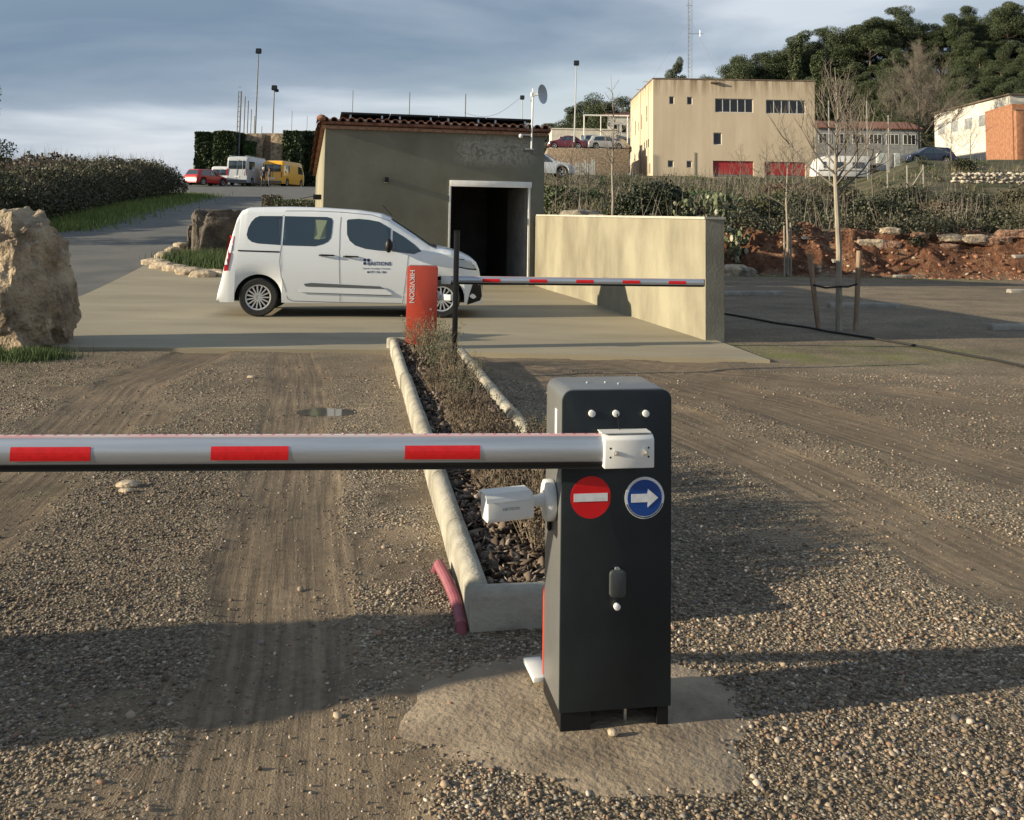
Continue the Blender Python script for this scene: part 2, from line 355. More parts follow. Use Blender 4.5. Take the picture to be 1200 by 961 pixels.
def TZ(x, y):
    i = int(np.clip(np.searchsorted(ys, y)-1, 0, ny-2)); j = int(np.clip(np.searchsorted(xs, x)-1, 0, nx-2))
    fy = (y-ys[i])/(ys[i+1]-ys[i]); fx = (x-xs[j])/(xs[j+1]-xs[j])
    return float((Z[i, j]*(1-fx)+Z[i, j+1]*fx)*(1-fy)+(Z[i+1, j]*(1-fx)+Z[i+1, j+1]*fx)*fy)
def TZv(x, y):
    i = np.clip(np.searchsorted(ys, y)-1, 0, ny-2); j = np.clip(np.searchsorted(xs, x)-1, 0, nx-2)
    fy = np.clip((y-ys[i])/(ys[i+1]-ys[i]), 0, 1); fx = np.clip((x-xs[j])/(xs[j+1]-xs[j]), 0, 1)
    return (Z[i, j]*(1-fx)+Z[i, j+1]*fx)*(1-fy)+(Z[i+1, j]*(1-fx)+Z[i+1, j+1]*fx)*fy
def Dv(arr, x, y):
    i = np.clip(np.searchsorted(ys, y), 0, ny-1); j = np.clip(np.searchsorted(xs, x), 0, nx-1); return arr[i, j]

def ruled(name, A, B, m, off, nu=6, nv=30, skirt=0.0, drape=True):
    """sheet between polylines A and B, draped on the terrain"""
    rows = []
    for i in range(len(A)-1):
        for k in range(nu+(i == len(A)-2)):
            t = k/nu; a = Vector(A[i]).lerp(Vector(A[i+1]), t); c = Vector(B[i]).lerp(Vector(B[i+1]), t)
            rows.append([a.lerp(c, j/nv) for j in range(nv+1)])
    V = []; 
    for rw in rows:
        for p in rw: V.append((p.x, p.y, float(TB(p.x, p.y))+off))
    n1 = nv+1; F = [(i*n1+j, (i+1)*n1+j, (i+1)*n1+j+1, i*n1+j+1) for i in range(len(rows)-1) for j in range(nv)]
    if skirt:
        base = len(V); nr = len(rows); loop = [i*n1 for i in range(nr)]+[(nr-1)*n1+j for j in range(1, n1)]+[i*n1+nv for i in range(nr-2, -1, -1)]+[j for j in range(nv-1, 0, -1)]
        for q in loop: V.append((V[q][0], V[q][1], V[q][2]-skirt))
        for k in range(len(loop)):
            k2 = (k+1) % len(loop); F.append((loop[k], base+k, base+k2, loop[k2]))
    mb = MB(); mb.v = V; mb.f = F; o = mb.build(name, m); return tag(o, kind='structure')
m_conc = mat('concrete_slab', (.215, .185, .128), (.325, .285, .20), .5, .8, bump=.25, bscale=90, bdist=.01, detail=8, stretch=(.6, 1.8, 1), ramp=(.3, .7))
ruled('concrete_apron', slab_near, slab_far, m_conc, .035, 8, 50, .12)
m_asph = mat('asphalt', (.085, .086, .082), (.125, .122, .112), .8, .85, bump=.3, bscale=120, bdist=.01, detail=8)
rdL = [(-18, 17.0)]+[tuple(GT(*p)[:2]) for p in ((-60, 296), (20, 284), (78, 271), (120, 257), (160, 246), (200, 237), (232, 230))]
rdR = [(-7.9, 17.7)]+[tuple(GT(*p)[:2]) for p in ((140, 329), (177, 311), (216, 288), (240, 268), (290, 250), (325, 241), (352, 233))]
ruled('asphalt_road', rdL, rdR, m_asph, .02, 10, 16, .08)
pl = [tuple(GT(*p)[:2]) for p in ((232, 230), (352, 233))]
ruled('parking_area', [pl[0], (-50, 92), (-50, 118)], [pl[1], (-14, 92), (-14, 118)], m_asph, .035, 20, 16, .05)

# ------------------------------------------------------------------ boulder maker
def rock(name, loc, size, mt, seed, sub=5, amp=.3, freq=1.6, sq=.75, rot=0, lean=(0, 0), parent=None, rough=.25):
    bm = bmesh.new(); bmesh.ops.create_icosphere(bm, subdivisions=sub, radius=1)
    s = Vector(size); off = Vector((seed*7.7, seed*3.1, seed*1.3))
    for v in bm.verts:
        p = v.co.normalized(); q = Vector([math.copysign(abs(c)**sq, c) for c in p])
        d = 1+amp*mnoise.fractal(p*freq+off, 1.0, 2.1, 3)
        r = mnoise.ridged_multi_fractal(p*freq*1.7+off, .9, 2.2, 6, 1.0, 2.0); d += rough*(r-.9)*.22
        vd = mnoise.voronoi(p*freq*1.5+off+.25*mnoise.noise_vector(p*3))[0]; d += rough*(.16*min(.35, vd[1]-vd[0])-.05); vd = mnoise.voronoi(p*freq*4.5+off)[0]; d += rough*.06*min(.3, vd[1]-vd[0])
        q = q*d; v.co = Vector((q.x*s.x+lean[0]*q.z, q.y*s.y+lean[1]*q.z, q.z*s.z))
    me = bpy.data.meshes.new(name); bm.to_mesh(me); bm.free()
    o = link(name, me, mt, parent, True)
    try: me.set_sharp_from_angle(angle=R_(45))
    except Exception: pass
    o.location = loc; o.rotation_euler = (0, 0, rot); return o
m_rockA = mat('rock_warm', (.10, .07, .047), (.47, .37, .25), 2.4, .85, bump=1, bscale=16, bdist=.09, detail=9, ramp=(.34, .62))
m_rockB = mat('rock_grey', (.12, .105, .085), (.27, .235, .18), 3, .9, bump=.9, bscale=9, bdist=.06, detail=9)
m_rockP = mat('rock_pale', (.3, .24, .17), (.5, .41, .3), 6, .9, bump=.8, bscale=14, bdist=.03, detail=8)
# ------------------------------------------------------------------ gravel stones
def pebbles(name, P, S, C, mt, flat=None):
    t = (1+5**.5)/2
    ico = np.array([(-1, t, 0), (1, t, 0), (-1, -t, 0), (1, -t, 0), (0, -1, t), (0, 1, t), (0, -1, -t), (0, 1, -t), (t, 0, -1), (t, 0, 1), (-t, 0, -1), (-t, 0, 1)], float); ico /= np.linalg.norm(ico[0])
    F = np.array([(0, 11, 5), (0, 5, 1), (0, 1, 7), (0, 7, 10), (0, 10, 11), (1, 5, 9), (5, 11, 4), (11, 10, 2), (10, 7, 6), (7, 1, 8), (3, 9, 4), (3, 4, 2), (3, 2, 6), (3, 6, 8), (3, 8, 9), (4, 9, 5), (2, 4, 11), (6, 2, 10), (8, 6, 7), (9, 8, 1)])
    n = len(P); v = ico[None]*(1+.22*rng.normal(size=(n, 12, 1)))
    sc3 = np.stack([.75+.5*rng.random(n), .6+.4*rng.random(n), .38+.35*rng.random(n)], 1)[:, None]
    if flat: sc3 = np.stack([1.1+.9*rng.random(n), .5+.4*rng.random(n), .13+.12*rng.random(n)], 1)[:, None]
    v = v*sc3*S[:, None, None]
    a = rng.random(n)*6.283; ca, sa = np.cos(a)[:, None], np.sin(a)[:, None]
    tl = rng.normal(size=n)*(.6 if flat else .35); ct, st = np.cos(tl)[:, None], np.sin(tl)[:, None]
    x, y, z = v[..., 0], v[..., 1], v[..., 2]; x, z = x*ct-z*st, x*st+z*ct; x, y = x*ca-y*sa, x*sa+y*ca
    V = np.stack([x, y, z], -1)+P[:, None]
    return npmesh(name, V.reshape(-1, 3), (F[None]+12*np.arange(n)[:, None, None]).reshape(-1, 3), mt, None, False, dict(tone=np.repeat(np.concatenate([C, np.ones((n, 1))], 1), 12, 0)))
NP = 230000
yy = 2.2+(rng.random(NP)**1.9)*8.6
half = .56*yy+.25; xx = (rng.random(NP)*2-1)*half
dd = Dv(dirt, xx, yy); keep = rng.random(NP) < (1-dd*.97)*(.35+.65*sm(-.35, .35, fbm(xx, yy, 1.7, 61)))+.06
pgl = G(552, 738); pgr = Vector((.62, 4.02, 0)); pfl_ = G(458, 410); 
def in_planter(x, y):   # planter and pad areas stay free of gravel
    t = (y-3.92)/(11.9-3.92); xl = -.16+t*(-1.45+.16); xr = .60+t*(-.62-.60); return (y > 3.9) & (y < 12) & (x > xl) & (x < xr)
keep &= ~in_planter(xx, yy) & (yy < 11.4)
padx = ((xx-.30)/.50)**2+((yy-3.33)/.44)**2+.5*fbm(xx, yy, 2.2, 71, 5); keep &= (padx > .45+.62*rng.random(NP)**.6) | (rng.random(NP) < .05)
xx, yy = xx[keep], yy[keep]; n_ = len(xx)
S = (.0023+.0088*rng.random(n_)**3.2)*(1-.35*Dv(dirt, xx, yy)); big = rng.random(n_) < .010; S = np.where(big, .008+.010*rng.random(n_)**2, S)
S = S*np.where(big, 1, 1+.05*np.maximum(yy-3, 0))
pal = np.array([(.13, .105, .077), (.225, .18, .13), (.31, .25, .18), (.40, .335, .25), (.23, .22, .20), (.60, .54, .46), (.30, .19, .13)])
ci = rng.choice(7, n_, p=[.2, .25, .22, .13, .1, .06, .04]); C = pal[ci]*(.8+.4*rng.random((n_, 1)))
C = C*np.array([(.92, .86, .82)])*(1-.45*Dv(damp, xx, yy)[:, None])
m_peb = mat('gravel_stone', (1, 1, 1), None, rough=.8, attr='tone')
tag(pebbles('gravel', np.stack([xx, yy, TZv(xx, yy)+S*.2], 1), S, C, m_peb), 'loose brown and grey gravel covering the car park', 'gravel', kind='stuff')

# concrete pad around the cabinet foot
a_ = np.linspace(0, 2*math.pi, 90, endpoint=False)
rr_ = .95+.24*fbm(np.cos(a_)*1.3+3, np.sin(a_)*1.3+1, 1.0, 5)+.03*fbm(np.cos(a_)*9, np.sin(a_)*9, 1.0, 6)
V = [(.30, 3.33, .016)]; F = []
for k, q in enumerate((.45, .78, .93, 1.06)):
    for i, t in enumerate(a_): 
        px_ = .30+.55*q*rr_[i]*math.copysign(abs(math.cos(t))**.8, math.cos(t)); py_ = 3.33+.47*q*rr_[i]*math.copysign(abs(math.sin(t))**.85, math.sin(t))
        V.append((px_, py_, (.016, .011, .003, -.008)[k]+.0016*float(fbm(px_, py_, 8, 3))))
n0 = len(a_)
F += [(0, 1+i, 1+(i+1) % n0) for i in range(n0)]
for k in range(3): F += [(1+k*n0+i, 1+(k+1)*n0+i, 1+(k+1)*n0+(i+1) % n0, 1+k*n0+(i+1) % n0) for i in range(n0)]
mb = MB(); mb.v = V; mb.f = F
m_pad = mat('concrete_pad', (.185, .143, .10), (.315, .25, .175), 4, .9, bump=.7, bscale=45, bdist=.012, detail=8)
tag(mb.build('concrete_footing', m_pad, smooth=True), kind='structure')

# ------------------------------------------------------------------ GARAGE
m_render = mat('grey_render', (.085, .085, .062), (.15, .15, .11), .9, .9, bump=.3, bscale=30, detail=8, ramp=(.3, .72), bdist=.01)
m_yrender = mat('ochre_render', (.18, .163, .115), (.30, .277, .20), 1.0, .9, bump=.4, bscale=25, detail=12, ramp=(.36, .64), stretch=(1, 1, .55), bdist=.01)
m_tile = mat('terracotta', (.12, .045, .028), (.26, .12, .075), 7, .85, bump=.3, bscale=30)
m_mortar = mat('mortar', (.45, .40, .35), (.6, .55, .5), 9, .9)
m_black = mat('black_metal', (.007, .0075, .009), rough=.5, spec=.3)
m_panelg = mat('solar_glass', (.010, .012, .02), rough=.12)
m_white = mat('white_paint', (.68, .68, .67), (.76, .76, .74), 8, .45)
m_galv = mat('galvanised_steel', (.38, .40, .42), (.5, .52, .53), 20, .45, metal=.7)
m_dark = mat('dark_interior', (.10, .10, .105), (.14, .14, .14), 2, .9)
m_wood = mat('dark_wood', (.06, .038, .022), (.12, .08, .05), 12, .8, stretch=(1, 1, .15))
GR = R_(13); gr_ = Vector((.80, 23.95, 0)); gw = 5.28
gl = gr_-Vector((math.cos(GR), math.sin(GR), 0))*gw
m_front = mat('grey_render_patched', (.125, .12, .09), (.20, .194, .15), .9, .9, bump=.35, bscale=30, detail=8, ramp=(.3, .72), bdist=.01)
n, l = nodes_of(m_front); b = n['Principled BSDF']; old = b.inputs['Base Color'].links[0].from_socket; tcg = n.new('ShaderNodeTexCoord'); sx_ = n.new('ShaderNodeSeparateXYZ'); l.new(tcg.outputs['Object'], sx_.inputs[0])
def soft(v, a, b_, w_):
    m1 = n.new('ShaderNodeMapRange'); m1.inputs[1].default_value = a-w_; m1.inputs[2].default_value = a+w_; l.new(v, m1.inputs[0]); m2 = n.new('ShaderNodeMapRange'); m2.inputs[1].default_value = b_-w_; m2.inputs[2].default_value = b_+w_; m2.inputs[3].default_value = 1; m2.inputs[4].default_value = 0; l.new(v, m2.inputs[0]); return nmath('MULTIPLY', m1.outputs[0], m2.outputs[0], n, l)
pm = nmath('MULTIPLY', soft(sx_.outputs[0], 3.15, 5.0, .15), soft(sx_.outputs[2], 2.95, 3.55, .12), n, l); dist_ = n.new('ShaderNodeTexNoise'); dist_.inputs['Scale'].default_value = 3.6; dist_.inputs['Detail'].default_value = 3; dist_.inputs['Distortion'].default_value = 2.6; l.new(tcg.outputs['Object'], dist_.inputs[0])
pm = nmath('MULTIPLY', pm, rmp(dist_.outputs[0], (.42, .1), (.5, .95), (.6, .4)), n, l); l.new(mixc(pm, old, (.34, .33, .285)), b.inputs['Base Color'])
ga = empty('garage', gl, GR, 'grey rendered flat-fronted garage with tile edge, solar panels and open dark doorway', 'garage')
fz = lambda px, py: D(px, py, float(gl.y if px < 500 else gr_.y)).z
zl, zr = fz(382, 146), fz(638, 156); gh = (zl+zr)/2; dep = 6.0; back = .95
def gloc(px, py):
    """point on the garage front plane, local x and z"""
    d = ray(px, py); nn = Vector((-math.sin(GR), math.cos(GR), 0)); t = (gl-Vector((0, 0, CAMH))).dot(nn)/d.dot(nn); p = Vector((0, 0, CAMH))+d*t-gl
    return p.x*math.cos(GR)+p.y*math.sin(GR), p.z
dx0, dz1 = gloc(528, 218); dx1, _ = gloc(620, 220)
th = .22
mb = MB(); mb.box(0, dx0, 0, th, -.6, gh); mb.box(dx1, gw, 0, th, -.6, gh); mb.box(dx0, dx1, 0, th, dz1, gh)
mb.build('front_wall', m_front, ga)
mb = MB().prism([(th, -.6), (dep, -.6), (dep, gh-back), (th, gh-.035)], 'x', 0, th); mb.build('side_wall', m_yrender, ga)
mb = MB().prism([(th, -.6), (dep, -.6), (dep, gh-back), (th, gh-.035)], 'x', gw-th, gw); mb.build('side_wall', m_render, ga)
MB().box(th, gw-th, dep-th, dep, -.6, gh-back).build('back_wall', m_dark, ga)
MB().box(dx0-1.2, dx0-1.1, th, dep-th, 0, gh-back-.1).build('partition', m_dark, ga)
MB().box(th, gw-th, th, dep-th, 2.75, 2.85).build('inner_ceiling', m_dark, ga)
MB().box(dx1-.03, dx1-.028+.03, th, 2.2, 0, dz1).build('inner_jamb', mat('inner_render', (.2, .2, .2), (.28, .28, .27), 3, .9), ga)
MB().box(dx0-.02, dx1+.06, -.035, .05, dz1-.005, dz1+.14).build('door_lintel', m_white, ga, .006)
MB().box(dx1-.012, dx1+.03, -.02, .1, 0, dz1).build('door_frame', m_white, ga)
MB().box(dx0-.03, dx0+.012, -.02, .1, 0, dz1).build('door_frame', m_white, ga)
sh = MB()   # shelving with stored things inside
for z in (.5, 1.05, 1.55): sh.box(dx0+.15, dx0+.95, 1.8, 2.2, z, z+.03)
for x in (dx0+.15, dx0+.93): sh.box(x, x+.03, 1.8, 1.83, 0, 1.8)

# roof: sloping slab, row of tiles on the high edge
RT = Matrix.Translation((0, 0, gh)) @ Matrix.Rotation(-math.atan2(back, dep), 4, 'X')
MB().box(-.10, gw+.12, -.14, dep+.1, .0, .06, RT).build('roof', m_tile, ga)
tl = MB(); mo = MB(); nt_ = 27
for i in range(nt_):
    x = -.12+(gw+.2)*(i+.5)/nt_; r = .088
    for s in range(6):
        pass
    hp = [(x+r*math.cos(a), .07+r*.95*math.sin(a)) for a in np.linspace(0, math.pi, 8)]+[(x+(r-.018)*math.cos(a), .07+(r-.018)*.95*math.sin(a)) for a in np.linspace(math.pi, 0, 8)]
    jy = random.uniform(-.02, .02); vs = [(p[0], -.19+jy, p[1]) for p in hp]+[(p[0], dep+.05, p[1]) for p in hp]; k = len(hp)
    tl.add(vs, [(q, q+k, (q+1) % k+k, (q+1) % k) for q in range(k)]+[(q, (q+1), 14-q, 15-q) for q in range(7)], RT)
    mo.box(x+.115-.045, x+.115-.02+.05, -.17+jy, 0, .071, .071+random.uniform(.035, .06), RT)
tl.build('roof_tiles', m_tile, ga); mo.build('tile_mortar', m_mortar, ga)
vt = MB()
for i in range(13):
    y = -.15+i*.48; vt.add([(x+.02*((i % 2)), yy_, z) for yy_ in (y, y+.5) for x, z in ((-.22, .03), (-.2, .12), (-.13, .17), (-.05, .14), (-.03, .06))], [(0, 1, 6, 5), (1, 2, 7, 6), (2, 3, 8, 7), (3, 4, 9, 8)], RT)
vt.build('verge_tiles', m_tile, ga)
MB().sphere(RT @ Vector((-.1, -.1, .13)), .11, 12, (1.1, 1.2, .8)).build('corner_tile', m_tile, ga, smooth=True)
MB().box(-.06, gw+.06, -.07, -.002, gh-.085, gh-.012).build('brick_fascia', mat('brick_edge', (.2, .1, .06), (.33, .2, .13), 14, .9), ga)
pw = (gw-.75)/4
for i in range(4):
    sp = empty('solar_panel', (0, 0, 0), 0, ['leftmost', 'second from left', 'third from left', 'rightmost'][i]+' of four thin black solar panels on garage tiles', 'solar panel', 'solar panels on the garage roof')
    sp.matrix_world = ga.matrix_basis.copy() @ RT if False else Matrix.Translation(gl) @ Matrix.Rotation(GR, 4, 'Z') @ RT
    x0 = .34+i*(pw+.02)
    MB().box(x0, x0+pw, -.17, 1.5, .235, .285).build('panel_frame', m_black, sp, .004)
    MB().box(x0+.03, x0+pw-.03, -.14, 1.47, .2851, .29).build('panel_glass', m_panelg, sp)
    br = MB()
    for x in (x0+.2, x0+pw-.2): br.box(x, x+.04, -.15, 1.4, .16, .234)
    br.build('mounting_rail', m_galv, sp)
# stain with small rendered repair: pale patch on the upper right of the front
lx, lz = gloc(452, 211)
wl = empty('wall_light', gl, GR, 'small square black wall light on the grey garage front', 'wall light')
MB().box(lx-.05, lx+.05, -.2, -.001, lz-.06, lz+.06).build('lamp_body', m_black, wl, .008)
MB().box(lx-.035, lx+.035, -.19, -.03, lz-.068, lz-.0605).build('lamp_lens', mat('lamp_glass', (.5, .5, .48), rough=.2), wl)
wl2 = empty('wall_light', gl, GR, 'black wall light on the sunlit ochre side of the garage', 'wall light')
MB().box(-.2, -.001, 1.2, 1.32, 2.02, 2.14).build('lamp_body', m_black, wl2, .008)
MB().box(-.19, -.03, 1.22, 1.30, 2.01, 2.0195).build('lamp_lens', MATS['lamp_glass'], wl2)
# dish mast
mx_, mz = gloc(621, 176); _, mzt = gloc(626, 106); dsx, dsz = gloc(630, 112)
dm = empty('dish_mast', gl, GR, 'thin white mast with round antenna dish on the garage corner', 'antenna')
MB().tube([(mx_, -.15, mz), (mx_+.02, -.15, mzt+.02)], .022, 10).build('mast', m_white, dm)
MB().box(mx_-.14, mx_+.05, -.17, .0, mz+.0, mz+.03).box(mx_-.02, mx_+.04, -.14, .0, mz+1.2, mz+1.23).build('bracket', m_galv, dm)
ds = MB(); dc = Vector((mx_+.17, -.2, dsz)); axd = Vector((.72, -.69, .05)).normalized(); u = axd.orthogonal().normalized(); v_ = axd.cross(u); vs = []; fs = []
for i in range(7):
    q = i/6; 
    for k in range(28):
        t = k*2*math.pi/28; vs.append(dc+(u*math.cos(t)+v_*math.sin(t))*.24*q+axd*(.09*q*q))
for i in range(6):
    for k in range(28): fs.append((i*28+k, i*28+(k+1) % 28, (i+1)*28+(k+1) % 28, (i+1)*28+k))
ds.add(vs, fs); ds.build('dish', mat('dish_grey', (.45, .5, .55), rough=.4), dm, smooth=True)
MB().tube([dc, dc-Vector((.15, -.03, 0))], .03, 8).box(mx_-.03, mx_+.06, -.2, -.1, dsz-.05, dsz+.05).build('dish_mount', m_white, dm)
cx0, cz0 = gloc(610, 159)
sc2 = empty('security_camera', gl, GR, 'small white dome camera under the garage eaves', 'security camera')
MB().box(cx0-.02, cx0+.22, -.16, -.14, cz0-.0, cz0+.02).box(cx0+.2, cx0+.22, -.16, 0, cz0, cz0+.02).build('bracket', m_white, sc2)
MB().sphere((cx0-.03, -.15, cz0-.02), .055, 14).build('camera_dome', m_white, sc2, smooth=True)
jb = empty('junction_box', gl, GR, 'small white electric box on the mast below garage tiles', 'box')
bx_, bz_ = gloc(617, 149); MB().box(bx_-.05, bx_+.04, -.09, -.001, bz_-.09, bz_+.1).build('box_body', m_white, jb, .006)

# ------------------------------------------------------------------ FREESTANDING WALL
wn, wf = Vector((2.63, 13.30, 0)), Vector((.60, 23.80, 0)); wd = wf-wn; wlen = wd.length; wang = math.atan2(wd.y, wd.x)
wa = empty('boundary_wall', wn, wang, 'long ochre rendered wall running forward from the garage doorway', 'wall')
wt = .265; zt0 = D(826, 257, 13.3).z; zt1 = D(626, 253, 23.7).z
mb = MB(); mb.add([(0, 0, -.2), (0, -wt, -.2), (wlen, -wt, -.2), (wlen, 0, -.2), (0, 0, zt0), (0, -wt, zt0), (wlen, -wt, zt1), (wlen, 0, zt1)], [(0, 1, 2, 3), (4, 7, 6, 5), (0, 4, 5, 1), (2, 6, 7, 3), (0, 3, 7, 4), (1, 5, 6, 2)])
mb.build('wall_body', m_yrender, wa)
MB().box(-.003, -.0005, -wt, 0, -.1, zt0).build('wall_end_face', mat('grey_render_light', (.17, .16, .125), (.25, .235, .19), 1.2, .9, bump=.3, bscale=30, detail=8, bdist=.01), wa)  # greyer end plate, its lack of sun put into the colour
mb = MB(); c_ = .02; mb.add([(-c_, c_, zt0+.001), (-c_, -wt-c_, zt0+.001), (wlen-.15, -wt-c_, zt1), (wlen-.15, c_, zt1), (-c_, c_, zt0+.035), (-c_, -wt-c_, zt0+.035), (wlen-.15, -wt-c_, zt1+.035), (wlen-.15, c_, zt1+.035)], [(0, 1, 2, 3), (4, 7, 6, 5), (0, 4, 5, 1), (2, 6, 7, 3), (0, 3, 7, 4), (1, 5, 6, 2)])
mb.build('coping', mat('coping_cement', (.36, .34, .29), (.46, .44, .38), 6, .9), wa)

# ------------------------------------------------------------------ BARRIERS
m_anth = mat('anthracite_paint', (.0095, .0145, .0185), (.014, .020, .0245), 5, .42, bump=.05, bscale=300, spec=.35, detail=9)
m_shell = mat('cabinet_shell_grey', (.16, .165, .165), (.19, .195, .195), 3, .36, metal=.35, bump=.04, bscale=300)
m_red = mat('red_orange_paint', (.46, .055, .03), (.52, .07, .035), 3, .45)
m_alu = mat('brushed_aluminium', (.42, .455, .50), (.52, .55, .60), 30, .36, metal=.72, stretch=(.05, 1, 1))
m_refl = mat('red_reflector', (.55, .008, .012), (.65, .012, .016), 60, .3)
m_rub = mat('black_rubber', (.012, .012, .012), rough=.7)
m_whp = mat('white_plastic', (.72, .72, .70), rough=.35)
m_steel = mat('bright_steel', (.7, .68, .62), rough=.28, metal=.8)
m_blue = mat('sign_blue', (.005, .05, .24), (.007, .06, .27), 4, .3)
m_sred = mat('sign_red', (.60, .006, .012), (.66, .01, .015), 4, .3)
m_sgrey = mat('sign_white', (.62, .64, .66), (.75, .77, .79), 40, .35)
def arm(parent, x_end, x_start, z, y, r, period, off, dashlen, led, yaw=0):
    """boom along local x from x_start to x_end (negative = left)"""
    s = -1 if x_end < x_start else 1; L = abs(x_end-x_start)
    MM = Matrix.Diagonal((s, 1, 1, 1))
    bm_ = MB(); prof = [(r*.62*math.cos(a), r*math.sin(a)) for a in np.linspace(0, 2*math.pi, 20, endpoint=False)]
    bm_.prism(prof, 'x', 0, L, MM); a = bm_.build('boom_arm', m_alu, parent, smooth=True); a.location = (x_start, y, z); a.rotation_euler = (0, 0, yaw)
    MB().box(0, L, -r*.22, r*.22, -r*1.16, -r*.9, MM).build('rubber_edge', m_rub, a)
    MB().prism([(r*.66*math.cos(q), r*1.04*math.sin(q)) for q in np.linspace(-2.45, -.7, 8)]+[(.3*r, -.6*r), (-.3*r, -.6*r)], 'x', 0, L, MM).build('lower_edge_trim', m_rub, a)
    MB().box(L-.001, L+.012, -r*.6, r*.6, -r, r, MM).build('end_cap', m_rub, a, .004)
    if led: 
        MB().box(0.02, L, -r*.16, r*.16, r*.97, r*1.09, MM).build('light_strip', mat('led_tube', (.75, .45, .47), (.7, .62, .62), 3, .3), a)
        ld = MB(); k = 0.03
        while k < L: ld.box(k, k+.009, -r*.15, r*.15, r*1.02, r*1.095, MM); k += .036
        ld.build('light_diodes', mat('led_red', (.55, .18, .22), rough=.3), a)
    k = off
    while k < L:
        x1 = min(k+dashlen, L-.005); vs = []; fs = []; q = np.linspace(math.pi-.42, math.pi+.50, 6) if True else None
        for xx_ in (k, x1):
            for t in q: vs.append((xx_, r*.635*math.cos(t)-.0012, -r*1.0*math.sin(t)))
        fs = [(i, i+1, i+7, i+6) for i in range(5)]
        for o_ in (0,): MB().add(vs, fs, MM).build('reflector_sticker', m_refl, a)
        k += period
    return a
def cabinet(root, W, Dp, Ht, front_m, shell_m, gap=.055):
    pr = rrect(0, W, gap, Ht, .035, 6, True)
    MB().prism(pr, 'y', .012, Dp-.014).build('cabinet_shell', shell_m, root, .003)
    c = MB().prism(rrect(-.002, W+.002, gap, Ht-.002, .034, 6, True), 'y', -.002, .010).build('front_panel', front_m, root, .003)
    MB().prism([(-.0015, gap), (W, gap), (W, Ht*.33), (-.0015, Ht*.33)], 'y', Dp-.012, Dp+.002).build('rear_panel', m_red if front_m is not m_red else shell_m, root, .003)
    return c
cb0 = Vector((.176, 3.19, .018)); CR = R_(9.5)
# near barrier (charcoal, arm to the left)
nb = empty('barrier_gate', cb0, CR, 'near charcoal cabinet barrier with striped silver arm across the foreground', 'barrier', 'car park barriers')
def cloc(px, py, yl=0.0, R0=CR, o=cb0):
    d = ray(px, py); nn = Vector((-math.sin(R0), math.cos(R0), 0)); t = ((o-Vector((0, 0, CAMH))).dot(nn)+yl)/d.dot(nn); p = Vector((0, 0, CAMH))+d*t-o
    return p.x*math.cos(R0)+p.y*math.sin(R0), p.z
CW = cloc(786, 600)[0]; CH = cloc(700, 456.5)[1]; CD = .27
cabinet(nb, CW, CD, CH, m_anth, m_shell)
pb = MB()
pb.box(.004, .10, .004, .012, -.03, .054); pb.box(.30*CW/.34, CW-.006, .004, .012, -.03, .054)
pb.box(.004, .014, .012, CD, -.03, .054); pb.box(CW-.016, CW-.006, .012, CD-.01, -.03, .054)
pb.box(.02, CW-.02, .12, .16, -.03, .054)
pb.build('base_plinth', m_black, nb)
an = MB()
for x in (.055, .225): an.cyl((x, .05, -.02), (0, 0, 1), .006, .07, 8)
an.build('anchor_bolt', m_steel, nb)
for px, py in ((693, 484), (721, 484), (756, 484)):
    x, z = cloc(px, py); MB().cyl((x, -.014, z), (0, 1, 0), .011, .012, 16).build('bolt', m_whp, nb, .002)
x, z = cloc(721, 484); x2, z2 = cloc(724, 508); x3, z3 = cloc(705, 509)
MB().tube([(x+.002, -.012, z), (x+.004, -.02, z-.01), (x2, -.02, z2+.02), (x2-.004, -.025, z2+.004), (x3, -.03, z3-.001)], .0022, 6).build('hook_wire', m_black, nb)
for px, py in ((700, 448), (722, 451), (735, 447)):
    x, _ = cloc(px, py); MB().cyl((x, .10+.03*(py % 3), CH), (0, 0, 1), .005, .004, 10).build('top_screw', m_galv, nb)
# clamp
cx1, cz1 = cloc(706, 509, -.05); cx2, cz2 = cloc(764, 546, -.05)
cl_ = MB().prism([(-.076, cz2), (-.002, cz2), (-.002, cz1+.004), (-.062, cz1), (-.076, cz1-.012)], 'x', cx1, cx2).build('arm_clamp', m_whp, nb, .004)
MB().box(cx1-.006, cx2-.008, -.066, -.012, cz1+.0045, cz1+.0075).build('clamp_lip', m_whp, cl_)
for fx, fz_ in ((.12, .62), (.12, .35), (.88, .62), (.88, .35)):
    x = cx1+(cx2-cx1)*fx; z = cz2+(cz1-cz2)*fz_; MB().cyl((x, -.0772, z), (0, 1, 0), .0032, .001, 10).build('bolt_hole', m_black, cl_)
for fx in (.22, .82):
    x = cx1+(cx2-cx1)*fx; z = cz2+(cz1-cz2)*.48; MB().cyl((x, -.096, z), (0, 1, 0), .0045, .019, 10).cyl((x, -.083, z), (0, 1, 0), .008, .006, 6).build('clamp_bolt', m_steel, cl_)
ax_, az_ = cloc(705, 528, -.04)
alen = 2.9
arm(nb, ax_-alen, ax_+.02, az_, -.036, .047, .585, .405, .232, True, R_(-4.6))
